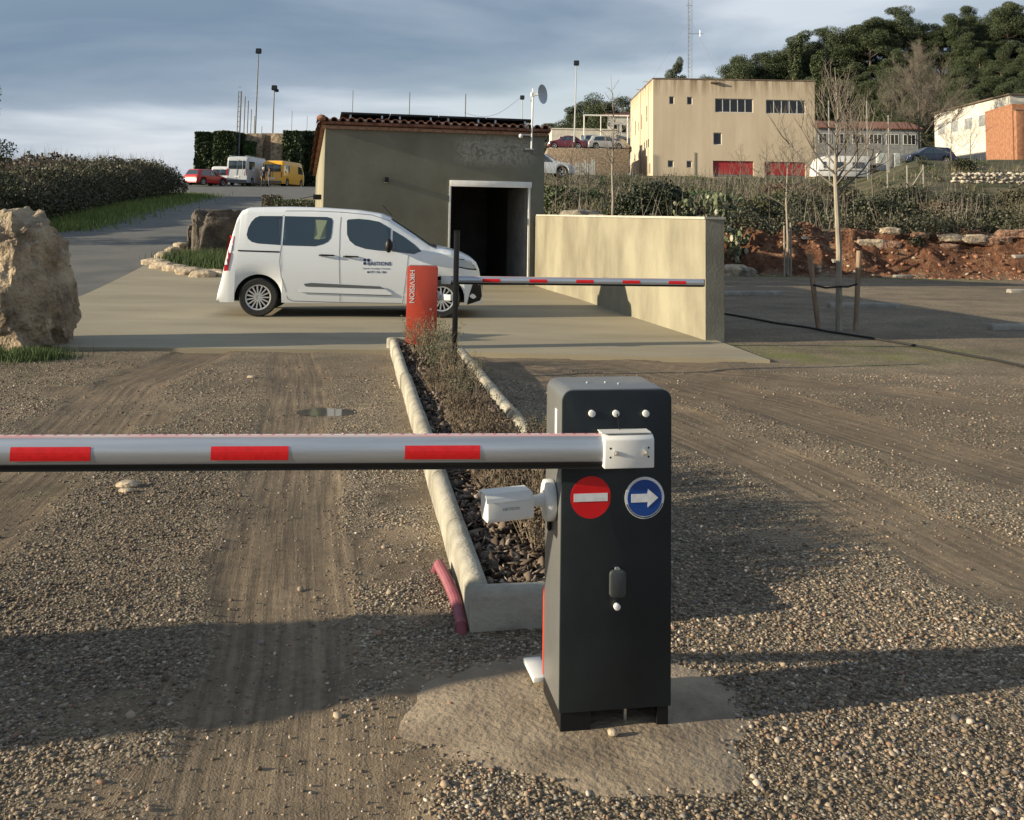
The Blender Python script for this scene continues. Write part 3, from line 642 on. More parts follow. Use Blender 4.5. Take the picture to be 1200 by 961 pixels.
# signs as stickers
def disc(parent, name, cx, cz, r, y, m, th=.0015): return MB().cyl((cx, y-th, cz), (0, 1, 0), r, th, 48).build(name, m, parent)
x, z = cloc(692, 582.5); r = .0655
s1 = disc(nb, 'no_entry_sign', x, z, r, -.0022, m_sred); s1['label'] = 'round red sign with white bar'
MB().box(x-r*.84, x+r*.84, -.0052, -.0039, z-r*.19, z+r*.19).build('white_bar', m_sgrey, s1)
x, z = cloc(755, 583)
s2 = disc(nb, 'arrow_sign', x, z, r, -.0022, m_sgrey); s2['label'] = 'round blue sign with white arrow pointing right'
disc(s2, 'blue_field', x, z, r*.87, -.0039, m_blue, .0012)
aw = r*.68
MB().prism([(x-aw, z-.013), (x+.010, z-.013), (x+.010, z-.029), (x+aw, z), (x+.010, z+.029), (x+.010, z+.013), (x-aw, z+.013)], 'y', -.0066, -.0053).build('white_arrow', m_sgrey, s2)
ds_ = MB()
for a in np.linspace(200, 340, 26): ds_.box(-.0022, .0022, -.0052, -.0040, -.0016, .0016, Matrix.Translation((x+r*.935*math.cos(R_(a)), 0, z+r*.935*math.sin(R_(a)))) @ Matrix.Rotation(-R_(a+90), 4, 'Y'))
ds_.build('rim_print', m_black, s2)
x, z = cloc(722.5, 682)
lc = MB().prism(rrect(x-.027, x+.027, z-.042, z+.042, .014), 'y', -.022, -.003).build('lock_cover', mat('lock_grey', (.045, .052, .055), rough=.4), nb, .006)
MB().prism(rrect(x-.008, x+.008, z+.036, z+.048, .004), 'y', -.014, -.004).build('cover_hinge', m_galv, lc)
x, z = cloc(722, 709.5); MB().cyl((x, -.018, z), (0, 1, 0), .0105, .016, 16).build('lock_knob', m_whp, nb, .003)
MB().prism(rrect(.075, .105, CH-.155, CH-.075, .003), 'x', -.003, -.0005).build('side_label', m_whp, nb)
MB().prism(rrect(.15, .175, .56, .68, .004), 'x', -.012, -.0005).build('side_handle', m_black, nb, .003)
# bullet camera on the cabinet
bc = empty('security_camera', cb0, CR, 'white bullet camera on round base fixed to charcoal barrier cabinet', 'security camera')
zc_ = cloc(640, 586, .12)[1]
m_cw = mat('camera_white', (.66, .67, .66), rough=.35)
MB().cyl((-.034, .12, zc_), (1, 0, 0), .066, .033, 36).build('round_base', m_cw, bc, .006)
MB().tube([(-.034, .12, zc_), (-.055, .115, zc_+.001), (-.095, .105, zc_+.002)], [.026, .019, .016], 16).sphere((-.098, .108, zc_+.002), .023, 14).build('swivel_arm', m_cw, bc, smooth=True)
CMt = Matrix.Translation((-.092, .10, zc_+.004)) @ Matrix.Rotation(R_(180+9), 4, 'Z') @ Matrix.Rotation(R_(1.5), 4, 'Y') @ Matrix.Diagonal((.92, .95, 1.05, 1))
bdy = MB(); hp = [(-.034, -.045), (.034, -.045), (.043, -.03), (.043, .022), (.03, .036), (-.03, .036), (-.043, .022), (-.043, -.03)]
bdy.prism(hp, 'x', -.01, .16, CMt); bb = bdy.build('camera_body', m_cw, bc, .005)
MB().prism([(-.049, .018), (-.044, .030), (-.032, .0415), (.032, .0415), (.044, .030), (.049, .018), (.047, .017), (.041, .027), (.03, .0365), (-.03, .0365), (-.041, .027), (-.047, .017)], 'x', .0, .165, CMt).build('sun_shield', m_cw, bc)
MB().prism([(-.03, -.04), (.03, -.04), (.038, -.026), (.038, .02), (.026, .032), (-.026, .032), (-.038, .02), (-.038, -.026)], 'x', .151, .153, CMt).build('lens_window', m_black, bc)
TM = CMt @ Matrix.Translation((.075, .0435, -.006)) @ Matrix.Rotation(R_(180), 4, 'Z') @ Matrix.Rotation(R_(90), 4, 'X')
text('HIKVISION', .013, TM, mat('print_grey', (.18, .18, .18), rough=.5), bb, ext=.0003)

# far barrier (orange-red side towards us, arm to the right)
fb0 = Vector((-1.24, 11.95, .04)); FR = R_(4); fbr = empty('barrier_gate', fb0, FR, 'far orange-red cabinet barrier among planter shrubs, its thin arm reaching to the wall', 'barrier', 'car park barriers')
FH = D(495, 311.5, 11.95).z-.04; FW = .37
pr = rrect(0, FW, .04, FH, .035, 6, True)
MB().prism(pr, 'y', 0, .012).build('front_panel', m_red, fbr, .003)
MB().prism(rrect(.003, FW-.003, .04, FH-.002, .034, 6, True), 'y', .014, .24).build('cabinet_shell', m_shell, fbr)
MB().box(.01, FW-.01, .01, .23, -.04, .038).build('base_plinth', m_black, fbr)
text('HIKVISION', .085, Matrix.Translation((.06, -.0015, FH-.25)) @ Matrix.Rotation(R_(90), 4, 'Y') @ Matrix.Rotation(R_(90), 4, 'X'), m_white, fbr, sx=.98, bold=.0012)
MB().cyl((FW-.075, -.004, FH-.52), (0, 1, 0), .012, .005, 12).build('key_lock', m_steel, fbr)
za = D(680, 332, 12.0).z-.04
MB().box(FW-.02+.06, FW+.16, .24, .30, za-.05, za+.05).build('arm_clamp', m_whp, fbr, .004)
far_arm = arm(fbr, FW+3.34, FW+.05, za, .27, .045, .585, .5, .22, True)
c2_ = empty('security_camera', fb0, FR, 'white bullet camera beside the orange-red barrier cabinet', 'security camera')
MB().cyl((FW+.001, .12, za-.19), (1, 0, 0), .06, .035, 24).build('round_base', m_cw, c2_, .005)
MB().prism([(-.04, -.04), (.04, -.04), (.045, .03), (-.045, .03)], 'x', 0, .15, Matrix.Translation((FW+.06, .08, za-.19)) @ Matrix.Rotation(R_(-35), 4, 'Z')).build('camera_body', m_cw, c2_, .006)
MB().tube([(FW+.03, .12, za-.19), (FW+.09, .09, za-.19)], .016, 10).build('swivel_arm', m_cw, c2_)

# white plate lying behind the near cabinet
p1 = G(630, 757); 
wp = MB().box(-.012, .05, -.14, .02, 0, .018, Matrix.Rotation(R_(12), 4, 'Z')).build('base_cover_plate', m_whp, None, .003); wp.location = (.085, 3.62, .03)
tag(wp, 'white metal plate on the ground behind the charcoal cabinet', 'plate')

# ------------------------------------------------------------------ PLANTER
m_kerb = mat('kerb_concrete', (.20, .185, .145), (.38, .36, .30), 4, .88, bump=.7, bscale=60, bdist=.008, detail=10, ramp=(.34, .6))
pk = empty('planter_kerb', (0, 0, 0), 0, 'rounded concrete kerb edging the narrow planted bed', 'kerb')
def kerbrun(A, B, n, w=.095, h=.155, inner=1):
    A = Vector(A); B = Vector(B); d = (B-A); L = d.length; ang = math.atan2(d.y, d.x)
    for i in range(n):
        x0 = L*i/n+.004; x1 = L*(i+1)/n-.004
        pr = [(0, -.1), (w, -.1), (w, h-.035), (w-.012, h-.01), (w*.6, h), (w*.35, h), (.012, h-.012), (0, h-.035)]
        pr = [(p[0]*inner, p[1]) for p in pr]
        j = random.uniform(-.003, .003)
        MB().prism(pr, 'x', x0, x1, Matrix.Translation((A.x, A.y, j)) @ Matrix.Rotation(ang+random.uniform(-.002, .002), 4, 'Z')).build('kerb_stone', m_kerb, pk, .004)
KA = G(548, 740); KB = G(457, 411); KC = Vector((.66, 4.09, 0)); KD = G(545, 424); 
KC2 = Vector((.60, 4.1, 0))
kerbrun(KA+Vector((-.0, .03, 0)), KB, 9, inner=-1)
kerbrun(KA+Vector((.005, 0, 0)), KC, 1, inner=1)
kerbrun(KD, KC+Vector((0, .10, 0)), 8, inner=-1)
MB().cyl(KB+Vector((.03, .02, -.1)), (0, 0, 1), .075, .255, 20).build('kerb_end', m_kerb, pk, .02)
kerbrun(KB+Vector((.06, .0, 0)), KB+Vector((.3, .03, 0)), 1, inner=1)
def bedpt(t, s):
    a = KA.lerp(KB, t); b_ = KC.lerp(KD, t); return a.lerp(b_, .13+.74*s)
m_soil = mat('bed_soil', (.035, .026, .02), (.07, .052, .038), 30, .95, bump=.8, bscale=60)
V = []; 
for i in range(61):
    for j in range(9):
        p = KA.lerp(KB, .016+.975*i/60).lerp(KC.lerp(KD, .016+.975*i/60), .08+.84*j/8); V.append((p.x, p.y, .07+.02*float(fbm(p.x, p.y, 5, 3))))
tag(npmesh('planter_soil', V, [(i*9+j, i*9+j+1, (i+1)*9+j+1, (i+1)*9+j) for i in range(60) for j in range(8)], m_soil, None, True), kind='structure')
nb_ = 7000; P = np.array([tuple(bedpt(.022+.97*random.random()**1.3, random.random())) for _ in range(nb_)]); P[:, 2] = .085+rng.random(nb_)*.03
Sb = .011+.024*rng.random(nb_)**1.8
pal = np.array([(.065, .044, .030), (.105, .075, .052), (.165, .12, .085), (.30, .24, .19), (.035, .026, .02)])
tag(pebbles('bark_chips', P, Sb, pal[rng.choice(5, nb_, p=[.3, .25, .2, .1, .15])], m_peb, True), 'dark bark chips and stone flakes covering the planter bed', 'mulch', kind='stuff')
# shrubs in the bed
def shrub_mesh(kind):
    """returns twigs mesh, leaves mesh (local, base at origin)"""
    tw = MB(); LP = []
    nst = 50 if kind else 30; Hh = .34 if kind else .5
    for i in range(nst):
        a = random.uniform(0, 6.283); sp = random.uniform(.05, .30); h = Hh*random.uniform(.55, 1.1)
        p0 = Vector((math.cos(a)*sp*.3, math.sin(a)*sp*.3, 0)); p2 = Vector((math.cos(a)*sp, math.sin(a)*sp, h)); p1 = p0.lerp(p2, .5)+Vector((random.uniform(-.03, .03), random.uniform(-.03, .03), .04))
        tw.tube([p0, p1, p2], [.0032, .0024, .0012], 3, False)
        for k in range(3):
            q = p1.lerp(p2, random.random()); e_ = q+Vector((random.uniform(-.06, .06), random.uniform(-.06, .06), random.uniform(.03, .1))); tw.tube([q, e_], [.0018, .001], 3, False); 
            for _ in range(4): LP.append(q.lerp(e_, random.random()))
        for _ in range(14 if kind else 8): LP.append(p0.lerp(p1, random.random()*1.0) if random.random() < .4 else p1.lerp(p2, random.random()))
    LP = np.array([tuple(p) for p in LP])+rng.normal(size=(len(LP), 3))*.012
    return tw, LP
m_twig = mat('dry_twig', (.13, .10, .065), (.2, .16, .11), 20, .9)
m_lfdry = mat('dry_leaf', (1, 1, 1), None, rough=.8, attr='tone')
protos = []
for kind, lo, hi in ((0, (.10, .095, .055), (.17, .18, .11)), (0, (.08, .105, .055), (.18, .18, .11)), (1, (.075, .055, .038), (.16, .12, .085)), (1, (.06, .045, .03), (.13, .095, .065))):
    tw, LP = shrub_mesh(kind); root = empty('garden_shrub', (0, 0, -50)); tw.build('stems', m_twig, root)
    Vv, Ff = leafcloud(LP, .026, asp=.35, up=1.0); npmesh('leaves', Vv, Ff, m_lfdry, root, False, dict(tone=tint(len(LP), lo, hi))); protos.append(root)
spots = [(.90, .30, 0, .85), (.91, .75, 1, .8), (.85, .55, 0, .95), (.80, .35, 1, .8), (.75, .65, 0, .7), (.70, .42, 1, .8), (.60, .55, 0, .6), (.60, .3, 3, .7), (.52, .5, 1, .6), (.46, .62, 2, .65), (.45, .4, 3, .7),
         (.36, .60, 2, .7), (.33, .42, 3, .8), (.26, .62, 3, .9), (.24, .45, 2, .95), (.17, .62, 3, .9), (.15, .35, 2, .85), (.30, 1.0, 0, .55), (.34, 1.02, 1, .5), (.72, .98, 1, .5), (.11, .8, 3, .8), (.085, .5, 2, .8), (.07, .8, 3, .8), (.13, .55, 3, 1.0), (.10, .68, 2, .95), (.19, .8, 3, .95), (.05, .6, 3, .6)]
usedp = set()
for i, (t, s, k, sc_) in enumerate(spots):
    o = protos[k] if k not in usedp else copy_tree(protos[k]); usedp.add(k); p = bedpt(t, s)
    o.location = (p.x, p.y, .075); o.rotation_euler = (0, 0, random.uniform(0, 6.28)); o.scale = (sc_,)*3
    where = 'at the far end of the bed by the orange cabinet' if t > .78 else 'mid bed around the black post' if t > .58 else 'halfway along the bed behind the near arm' if t > .3 else 'at the near end of the bed beside the white camera'
    tag(o, ('grey-green wispy shrub ' if k < 2 else 'brown dried shrub ')+where, 'shrub', 'shrubs in the planter bed')
# black post
bp0 = G(532, 441); pz = D(534, 272, bp0.y).z
po = empty('black_post', (bp0.x, bp0.y, .05), 0, 'slim black square post standing in the planter shrubs', 'post')
MB().box(-.027, .027, -.027, .027, 0, pz-.05).build('post_tube', m_black, po, .003); MB().box(-.029, .029, -.029, .029, pz-.0499, pz-.035).build('post_cap', m_black, po, .003)
# pink conduit
pp = [G(509, 668), G(514, 668), G(524, 690), G(534, 712), G(541, 735), G(541, 742)]; hz = [-.03, .025, .035, .03, .012, -.03]
pts = []
for i in range(len(pp)-1):
    for k in range(8):
        t = k/8; pts.append(pp[i].lerp(pp[i+1], t)+Vector((0, 0, hz[i]*(1-t)+hz[i+1]*t)))
f_pts = []
for i in range(len(pts)-1):
    for k in range(3): f_pts.append(pts[i].lerp(pts[i+1], k/3))
cd = MB().tube(f_pts, [.0215+(.0035 if i % 2 else 0) for i in range(len(f_pts))], 12).build('pink_conduit', mat('pink_plastic', (.21, .05, .075), (.27, .09, .11), 8, .65), None)
tag(cd, 'pink corrugated conduit curving out of the gravel beside kerb corner', 'conduit')
# small stone by the cabinet, few bigger loose stones
for i, (px, py, s) in enumerate([(718, 869, .012), (150, 515+55, .05), (148, 577, .03), (295, 377+66, .035)]):
    p = G(px, py); o = rock('loose_stone', (p.x, p.y, .028 if i == 0 else .012), (s*1.3, s*.9, s*(.9 if i == 0 else .4)), m_rockP, i+3, 3, .2, 1.2)
    tag(o, ['small brown stone on the concrete footing in front of cabinet', 'flat pale stone under the near arm at left', 'pale pebble below the flat stone at left', 'pale stone at the edge of wheel track behind near arm'][i], 'stone', 'loose stones on the gravel')
# puddle
pc = G(386, 480); V = [(pc.x, pc.y, .0)]
for a in np.linspace(0, 2*math.pi, 40, endpoint=False):
    rr = 1+.25*float(fbm(math.cos(a)*1.5+4, math.sin(a)*1.5, 1, 8)); V.append((pc.x+.27*rr*math.cos(a), pc.y+.20*rr*math.sin(a), 0))
zpud = TZ(pc.x, pc.y)+.016
pud = npmesh('puddle', [(a, b_, zpud) for a, b_, c in V], [(0, 1+i, 1+(i+1) % 40) for i in range(40)], mat('puddle_water', (.085, .07, .05), (.12, .10, .07), 9, rough=.03, spec=.6)); tag(pud, 'small rain puddle in the wheel track', 'puddle', kind='structure')
# hose along the ground at the right
hp_ = [G(800, 360), G(850, 369), G(930, 383), G(983, 392), (G(1060, 404)), G(1130, 417), G(1200, 431), G(1320, 455)]
pts = []
for i in range(len(hp_)-1):
    for k in range(6): p = hp_[i].lerp(hp_[i+1], k/6); pts.append((p.x+.02*math.sin(i*6+k), p.y, TZ(p.x, p.y)+.02))
tag(MB().tube(pts, .016, 8).build('black_hose', m_rub), 'thin black hose lying across the gravel by the staked tree', 'hose')

# ------------------------------------------------------------------ BOULDERS
p = G(30, 408); bo = rock('boulder', (-6.25, 11.85, .60), (.88, .60, .93), m_rockA, 9, 6, .10, 1.0, .6, .1, (-.14, 0), rough=.75)
tag(bo, 'huge pale tan craggy boulder at the left edge of the slab', 'boulder', 'boulders')
o = rock('boulder', (-4.9, 2.62, .5), (.36, .38, 1.0), m_rockA, 12, 5, .2, 1.2, .7, .5, rough=.6); tag(o, 'craggy boulder just outside the left edge of the view', 'boulder', 'boulders')
for i, (px, py, wpx, hpx, sd_) in enumerate([(252, 299, 27, 50, 2), (229, 292, 13, 28, 6)]):
    p = GT(px, py); k = p.y/1150
    o = rock('boulder', (p.x, p.y+.3, p.z+hpx*k*.42), (wpx*k*1.05, wpx*k*.9, hpx*k*.58), mat('rock_dark', (.055, .045, .036), (.12, .10, .08), 3, .9, bump=.9, bscale=9, bdist=.06, detail=9), sd_, 5, .13, 1.0, .42, .35, rough=.5)  # darker copy of the grey rock: the boulders' shade put into the colour
    tag(o, ['large dark grey boulder between the van tail and the road', 'smaller grey boulder leaning against the large dark one'][i], 'boulder', 'boulders')
edge = [(180, 311), (192, 316), (206, 319), (222, 323), (238, 326), (254, 325)]
edge2 = [(192, 303), (203, 297), (213, 291)]
for i, (px, py) in enumerate(edge+edge2):
    p = GT(px, py); o = rock('edging_stone', (p.x, p.y, p.z+.05), (.30 if i < 6 else .22, .2, .13), m_rockP, 20+i, 4, .2, 1.1, .7, random.uniform(-.3, .3) if i < 6 else 1.0)
    tag(o, ('flat pale stone edging the island toward the slab, %s from the road' % ['first', 'second', 'third', 'fourth', 'fifth', 'sixth'][i]) if i < 6 else 'flat pale stone edging the island along the %s of the road side' % ['front', 'middle', 'back'][i-6], 'stone', 'stones edging the rock island')
# weeds
def weeds(name, pts, n, h, wd_, lo, hi, label, spread=.3, lean=.35, cat='grass'):
    P = []
    for _ in range(n):
        q = random.choice(pts); x = q[0]+random.gauss(0, spread if len(q) < 3 else q[2]); y = q[1]+random.gauss(0, (spread if len(q) < 3 else q[2])*.8); P.append((x, y))
    P = np.array(P); z = TZv(P[:, 0], P[:, 1]); P = np.column_stack([P, z]); Vv, Ff = blades(P, h, wd_, lean)
    o = npmesh(name, Vv, Ff, m_lfdry, None, False, dict(tone=tint(n, lo, hi, 3))); return tag(o, label, cat, kind='stuff')
isl = [tuple(GT(px, py)[:2]) for px, py in ((228, 306), (240, 310), (255, 312), (268, 314), (245, 303), (215, 304), (262, 306))]
weeds('island_grass', isl, 5000, .22, .008, (.03, .05, .015), (.08, .13, .035), 'green weeds growing around the grey boulders', .35)
weeds('grass_tuft', [(-5.6, 11.0, .3), (-6.0, 10.9, .4), (-5.2, 10.95, .15)], 4000, .09, .005, (.04, .07, .015), (.10, .15, .04), 'green grass at the foot of the tan boulder', .3)

# ------------------------------------------------------------------ VEHICLES
def paint(name, c): return mat(name, c, None, rough=.32, coat=.35, spec=.5)
m_glass = mat('tinted_glass', (.010, .024, .036), rough=.04, spec=.9, coat=.7)
m_tyre = mat('tyre_rubber', (.012, .012, .013), (.02, .02, .02), 30, .8)
m_rim = mat('rim_silver', (.55, .56, .57), rough=.3, metal=.5)
m_well = mat('wheel_well_black', (.006, .006, .007), rough=.9)
m_trim = mat('grey_trim', (.10, .11, .12), rough=.5)
m_lred = mat('tail_light_red', (.40, .010, .016), rough=.2)
m_lclr = mat('headlight_glass', (.38, .40, .42), rough=.12, metal=.3)
class Car:
    def __init__(s, L, Wd, top, sill, belt, roofz, arches, wtop=.80, nose=.12, tailr=.06, tail_w=.94):
        """top: list of (x,z) silhouette, x from -L/2 (rear) to L/2"""
        s.L, s.h, s.top, s.sill, s.belt, s.roofz, s.arches, s.wtop = L, Wd/2, top, sill, belt, roofz, arches, wtop
        s.nose, s.tailr, s.tail_w = nose, tailr, tail_w
    def zt(s, x): return float(np.interp(x, [p[0] for p in s.top], [p[1] for p in s.top]))
    def wf(s, x):
        f = 1-(1-.80)*max(0, (x-(s.L/2-s.L*s.nose))/(s.L*s.nose))**2.2
        r = max(0, (-s.L/2+s.L*s.tailr-x)/(s.L*s.tailr)); return f*(1-(1-s.tail_w)*r**2)
    def sec(s, x):
        zt = s.zt(x); zb = s.sill
        for xc, zc, r in s.arches:
            if abs(x-xc) < r: zb = max(zb, zc+math.sqrt(r*r-(x-xc)**2))
        zb = min(zb, zt-.05); h = s.h*s.wf(x); bz = min(s.belt, zt-.07); hi = max(0, min(1, (zt-s.belt)/(s.roofz-s.belt)))
        wt = h*(1-(1-s.wtop)*hi)-.03*(1-hi)
        z1 = zb+(bz-zb)*.18; z2 = zb+(bz-zb)*.6
        return [(h*.965, zb), (h*.992, z1), (h, z2), (h*.985, bz), (wt+(h*.985-wt)*.12, zt-.10 if zt-.10 > bz else bz+.3*(zt-bz)), (wt-.03, zt-.035), (wt-.10, zt-.008), (wt-.28, zt+.004), (0, zt+.012)]
    def side(s, x, z):
        sc_ = s.sec(x)
        for (y0, z0), (y1, z1) in zip(sc_[:-1], sc_[1:]):
            if z1 > z0 and z0-1e-6 <= z <= z1: return y0+(y1-y0)*(z-z0)/(z1-z0)
        return sc_[0][0] if z < sc_[0][1] else sc_[-3][0]
    def body(s, m, parent, nst=64):
        xs_ = set(np.linspace(-s.L/2, s.L/2, nst)); 
        for xc, zc, r in s.arches:
            for a in np.linspace(0, math.pi, 17): xs_.add(xc+r*math.cos(a))
            xs_.add(xc-r-.002); xs_.add(xc+r+.002)
        for p in s.top: xs_.add(p[0])
        xs_ = sorted(xs_); V = []; F = []; k = 17
        for x in xs_:
            q = s.sec(x); V += [(x, -y, z) for y, z in q]+[(x, y, z) for y, z in q[-2::-1]]
        for i in range(len(xs_)-1):
            for j in range(k-1): F.append((i*k+j, i*k+j+1, (i+1)*k+j+1, (i+1)*k+j))
        F.append(tuple(range(k))); F.append(tuple(range((len(xs_)-1)*k, len(xs_)*k)))
        mb = MB(); mb.v = V; mb.f = F; o = mb.build('body', m, parent, smooth=True); 
        fl = MB().box(-s.L/2+.15, s.L/2-.15, -s.h*.9, s.h*.9, s.sill+.02, s.sill+.06)
        for xc, zc, r in s.arches:
            fl.box(xc-r-.03, xc+r+.03, -s.h*.78, s.h*.78, s.sill+.02, zc+r+.03)
            for sg in (-1, 1): fl.prism([(xc+r*1.0*math.cos(a), min(zc+r*1.0*math.sin(a), 9)) for a in np.linspace(0, math.pi, 15)], 'y', sg*s.h*.70, sg*s.h*.80)
        fl.build('underbody', m_well, parent); return o
    def patch(s, name, poly, m, parent, sides=(-1,), off=.004, thick=0, nsub=1):
        """panel on the flank following the surface; poly = [(x,z)]"""
        res = []
        for sg in sides:
            pts = []
            for i in range(len(poly)):
                a, b_ = Vector(poly[i]), Vector(poly[(i+1) % len(poly)]); nn = max(1, int((b_-a).length/.12))
                pts += [a.lerp(b_, t/nn) for t in range(nn)]
            bm = bmesh.new(); vv = [bm.verts.new((p.x, 0, p.y)) for p in pts]; bm.faces.new(vv); bmesh.ops.triangulate(bm, faces=bm.faces)
            for _ in range(2): bmesh.ops.subdivide_edges(bm, edges=[e for e in bm.edges if e.calc_length() > .14], cuts=1)
            for v in bm.verts: v.co.y = sg*(s.side(v.co.x, v.co.z)+off)
            bmesh.ops.recalc_face_normals(bm, faces=bm.faces)
            for f in bm.faces:
                if f.normal.y*sg < 0: f.normal_flip()
            me = bpy.data.meshes.new(name); bm.to_mesh(me); bm.free(); res.append(link(name, me, m, parent, True))
        return res
    def strip(s, name, pts, wdt, m, parent, sides=(-1,), off=.003):
        mb = MB()
        for sg in sides:
            fine = []
            for a, b_ in zip(pts[:-1], pts[1:]):
                a, b_ = Vector(a), Vector(b_); nn = max(1, int((b_-a).length/.08)); fine += [a.lerp(b_, t/nn) for t in range(nn)]
            fine.append(Vector(pts[-1])); vs = []
            for i, p in enumerate(fine):
                d = (fine[min(i+1, len(fine)-1)]-fine[max(i-1, 0)]).normalized(); q = Vector((-d.y, d.x))*wdt/2
                for e_ in (p+q, p-q): vs.append((e_.x, sg*(s.side(e_.x, e_.y)+off), e_.y))
            mb.add(vs, [(2*i, 2*i+1, 2*i+3, 2*i+2) for i in range(len(fine)-1)])
        return mb.build(name, m, parent)
    def across(s, name, xz0, xz1, w0, w1, m, parent, off=.006, n=10):
        """windscreen-like sheet on the upper surface from (x0,z0) to (x1,z1)"""
        (x0, _), (x1, _) = xz0, xz1; V = []; 
        for i in range(n+1):
            t = i/n; x = x0+(x1-x0)*t; z = s.zt(x); w_ = w0+(w1-w0)*t; dz = (s.zt(x+.01)-s.zt(x-.01))/.02; nv = Vector((-dz, 0, 1)).normalized()
            for j in range(7):
                y = -w_+2*w_*j/6; cr_ = .012*(1-abs(j-3)/3); V.append((x+nv.x*off, y, z+cr_+nv.z*off))
        mb = MB(); mb.v = V; mb.f = [(i*7+j, i*7+j+1, (i+1)*7+j+1, (i+1)*7+j) for i in range(n) for j in range(6)]; return mb.build(name, m, parent, smooth=True)
def wheel(parent, x, y, r, sg, spokes=15, wdt=.2, detail=True):
    """wheel with tyre and rim as sub-parts; sg=-1 outer face toward -y"""
    M_ = Matrix.Translation((x, y, r))
    ri = r*.66
    prof = [(ri*.98, -wdt/2*.8), (ri*1.04, -wdt/2*.96), (r*.93, -wdt/2), (r*.985, -wdt/2*.8), (r, -wdt/2*.5), (r, wdt/2*.5), (r*.985, wdt/2*.8), (r*.93, wdt/2), (ri*1.04, wdt/2*.96), (ri*.98, wdt/2*.8)]
    n = 40; V = [(a*math.cos(t), b_, a*math.sin(t)) for t in np.linspace(0, 2*math.pi, n, endpoint=False) for a, b_ in prof]; k = len(prof)
    F = [(i*k+j, i*k+j+1, ((i+1) % n)*k+j+1, ((i+1) % n)*k+j) for i in range(n) for j in range(k-1)]
    w_ = empty('wheel', (x, y, r)); w_.parent = parent
    mb = MB(); mb.v = V; mb.f = F; mb.build('tyre', m_tyre, w_, smooth=True)
    q = sg*wdt/2; rim = MB()
    rim.cyl((0, q*.45, 0), (0, 1, 0), ri*.98, .01, 40)
    bk = rim.build('rim_back', m_well, w_)
    rim = MB()
    for t in np.linspace(0, 2*math.pi, 40, endpoint=False):
        t2 = t+2*math.pi/40
        rim.add([(ri*1.0*math.cos(t), q*.93, ri*1.0*math.sin(t)), (ri*1.0*math.cos(t2), q*.93, ri*1.0*math.sin(t2)), (ri*.90*math.cos(t2), q*.86, ri*.90*math.sin(t2)), (ri*.90*math.cos(t), q*.86, ri*.90*math.sin(t)),
                 (ri*.90*math.cos(t2), q*.5, ri*.90*math.sin(t2)), (ri*.90*math.cos(t), q*.5, ri*.90*math.sin(t))], [(0, 1, 2, 3), (3, 2, 4, 5)])
    for i in range(spokes):
        t = 2*math.pi*i/spokes; rim.box(ri*.15, ri*.93, -ri*.055, ri*.055, -.012, .012, Matrix.Rotation(t, 4, 'Y') @ Matrix.Translation((0, 0, 0)) @ Matrix.Translation((0, q*.78, 0)) @ Matrix.Rotation(0, 4, 'X') @ Matrix(((1, 0, 0, 0), (0, 0, 1, 0), (0, 1, 0, 0), (0, 0, 0, 1))))
    rim.cyl((0, q*.70, 0), (0, 1, 0), ri*.24, q*.16, 20); rim.build('rim', m_rim, w_)
    return w_
# --- white passenger van, side on
cc = lambda px, py: ((px-75)/231.0-2.2, (502-py)/231.0)
vtop = [cc(*p) for p in ((75, 430), (79, 398), (92, 345), (103, 280), (120, 195), (136, 125), (150, 98), (175, 87), (240, 84), (320, 82), (450, 83), (600, 91), (690, 104), (718, 116), (760, 142), (820, 180), (880, 220), (905, 230), (960, 240), (1010, 255), (1045, 272), (1066, 290), (1076, 312), (1083, 345), (1090, 390), (1092, 430))]
arR, arF = cc(231, 430), cc(930, 430)
VL = 4.403; vn = Car(VL, 1.85, vtop, .235, 1.06, 1.81, [(arR[0], arR[1], .385), (arF[0], arF[1], .385)], wtop=.80, nose=.16, tailr=.05)
RWp, FWp = G(301, 374.3), G(517, 375.6)
vang = math.atan2(FWp.y-RWp.y, FWp.x-RWp.x); scl = (FWp-RWp).length/(arF[0]-arR[0])
mid = RWp.lerp(FWp, .5)-Vector((math.cos(vang), math.sin(vang), 0))*((arF[0]+arR[0])/2)*scl+Vector((-math.sin(vang), math.cos(vang), 0))*.925*scl
van = empty('passenger_van', (mid.x, mid.y, .036), vang, 'white passenger van parked side on before the garage, blue lettering on its door', 'van'); van.scale = (scl,)*3
pw_ = paint('van_white', (.70, .73, .755)); body = vn.body(pw_, van, 90)
vn.patch('rear_quarter_window', [cc(*p) for p in ((178, 192), (182, 165), (192, 142), (206, 126), (222, 119), (309, 118), (308, 229), (222, 224), (200, 219), (184, 207))], m_glass, van, (-1, 1))
vn.patch('sliding_door_window', [cc(*p) for p in ((317, 118), (480, 119), (496, 123), (502, 134), (500, 180), (497, 200), (487, 214), (468, 224), (438, 232), (315, 230))], m_glass, van, (-1, 1))
vn.patch('front_door_window', [cc(*p) for p in ((556, 132), (562, 127), (600, 124), (640, 127), (680, 134), (727, 160), (727, 247), (680, 245), (630, 239), (592, 227), (570, 209), (559, 185))], m_glass, van, (-1, 1))
vn.patch('corner_window', [cc(*p) for p in ((734, 166), (780, 192), (822, 222), (848, 246), (820, 257), (734, 248))], m_glass, van, (-1, 1))
m_seal = mat('door_seam', (.16, .17, .18), rough=.7)
for nm, pts in (('door_seam', ((534, 100), (531, 160), (534, 300), (540, 400), (541, 442))), ('door_seam', ((318, 100), (312, 118))), ('door_seam', ((312, 230), (308, 290), (316, 350), (335, 400), (342, 432), (360, 441), (541, 445), (780, 447), (790, 360), (798, 262))),
                ('door_seam', ((320, 98), (420, 96), (534, 99), (650, 108), (722, 130)))):
    vn.strip(nm, [cc(*p) for p in pts], .010, m_seal, van, (-1, 1))
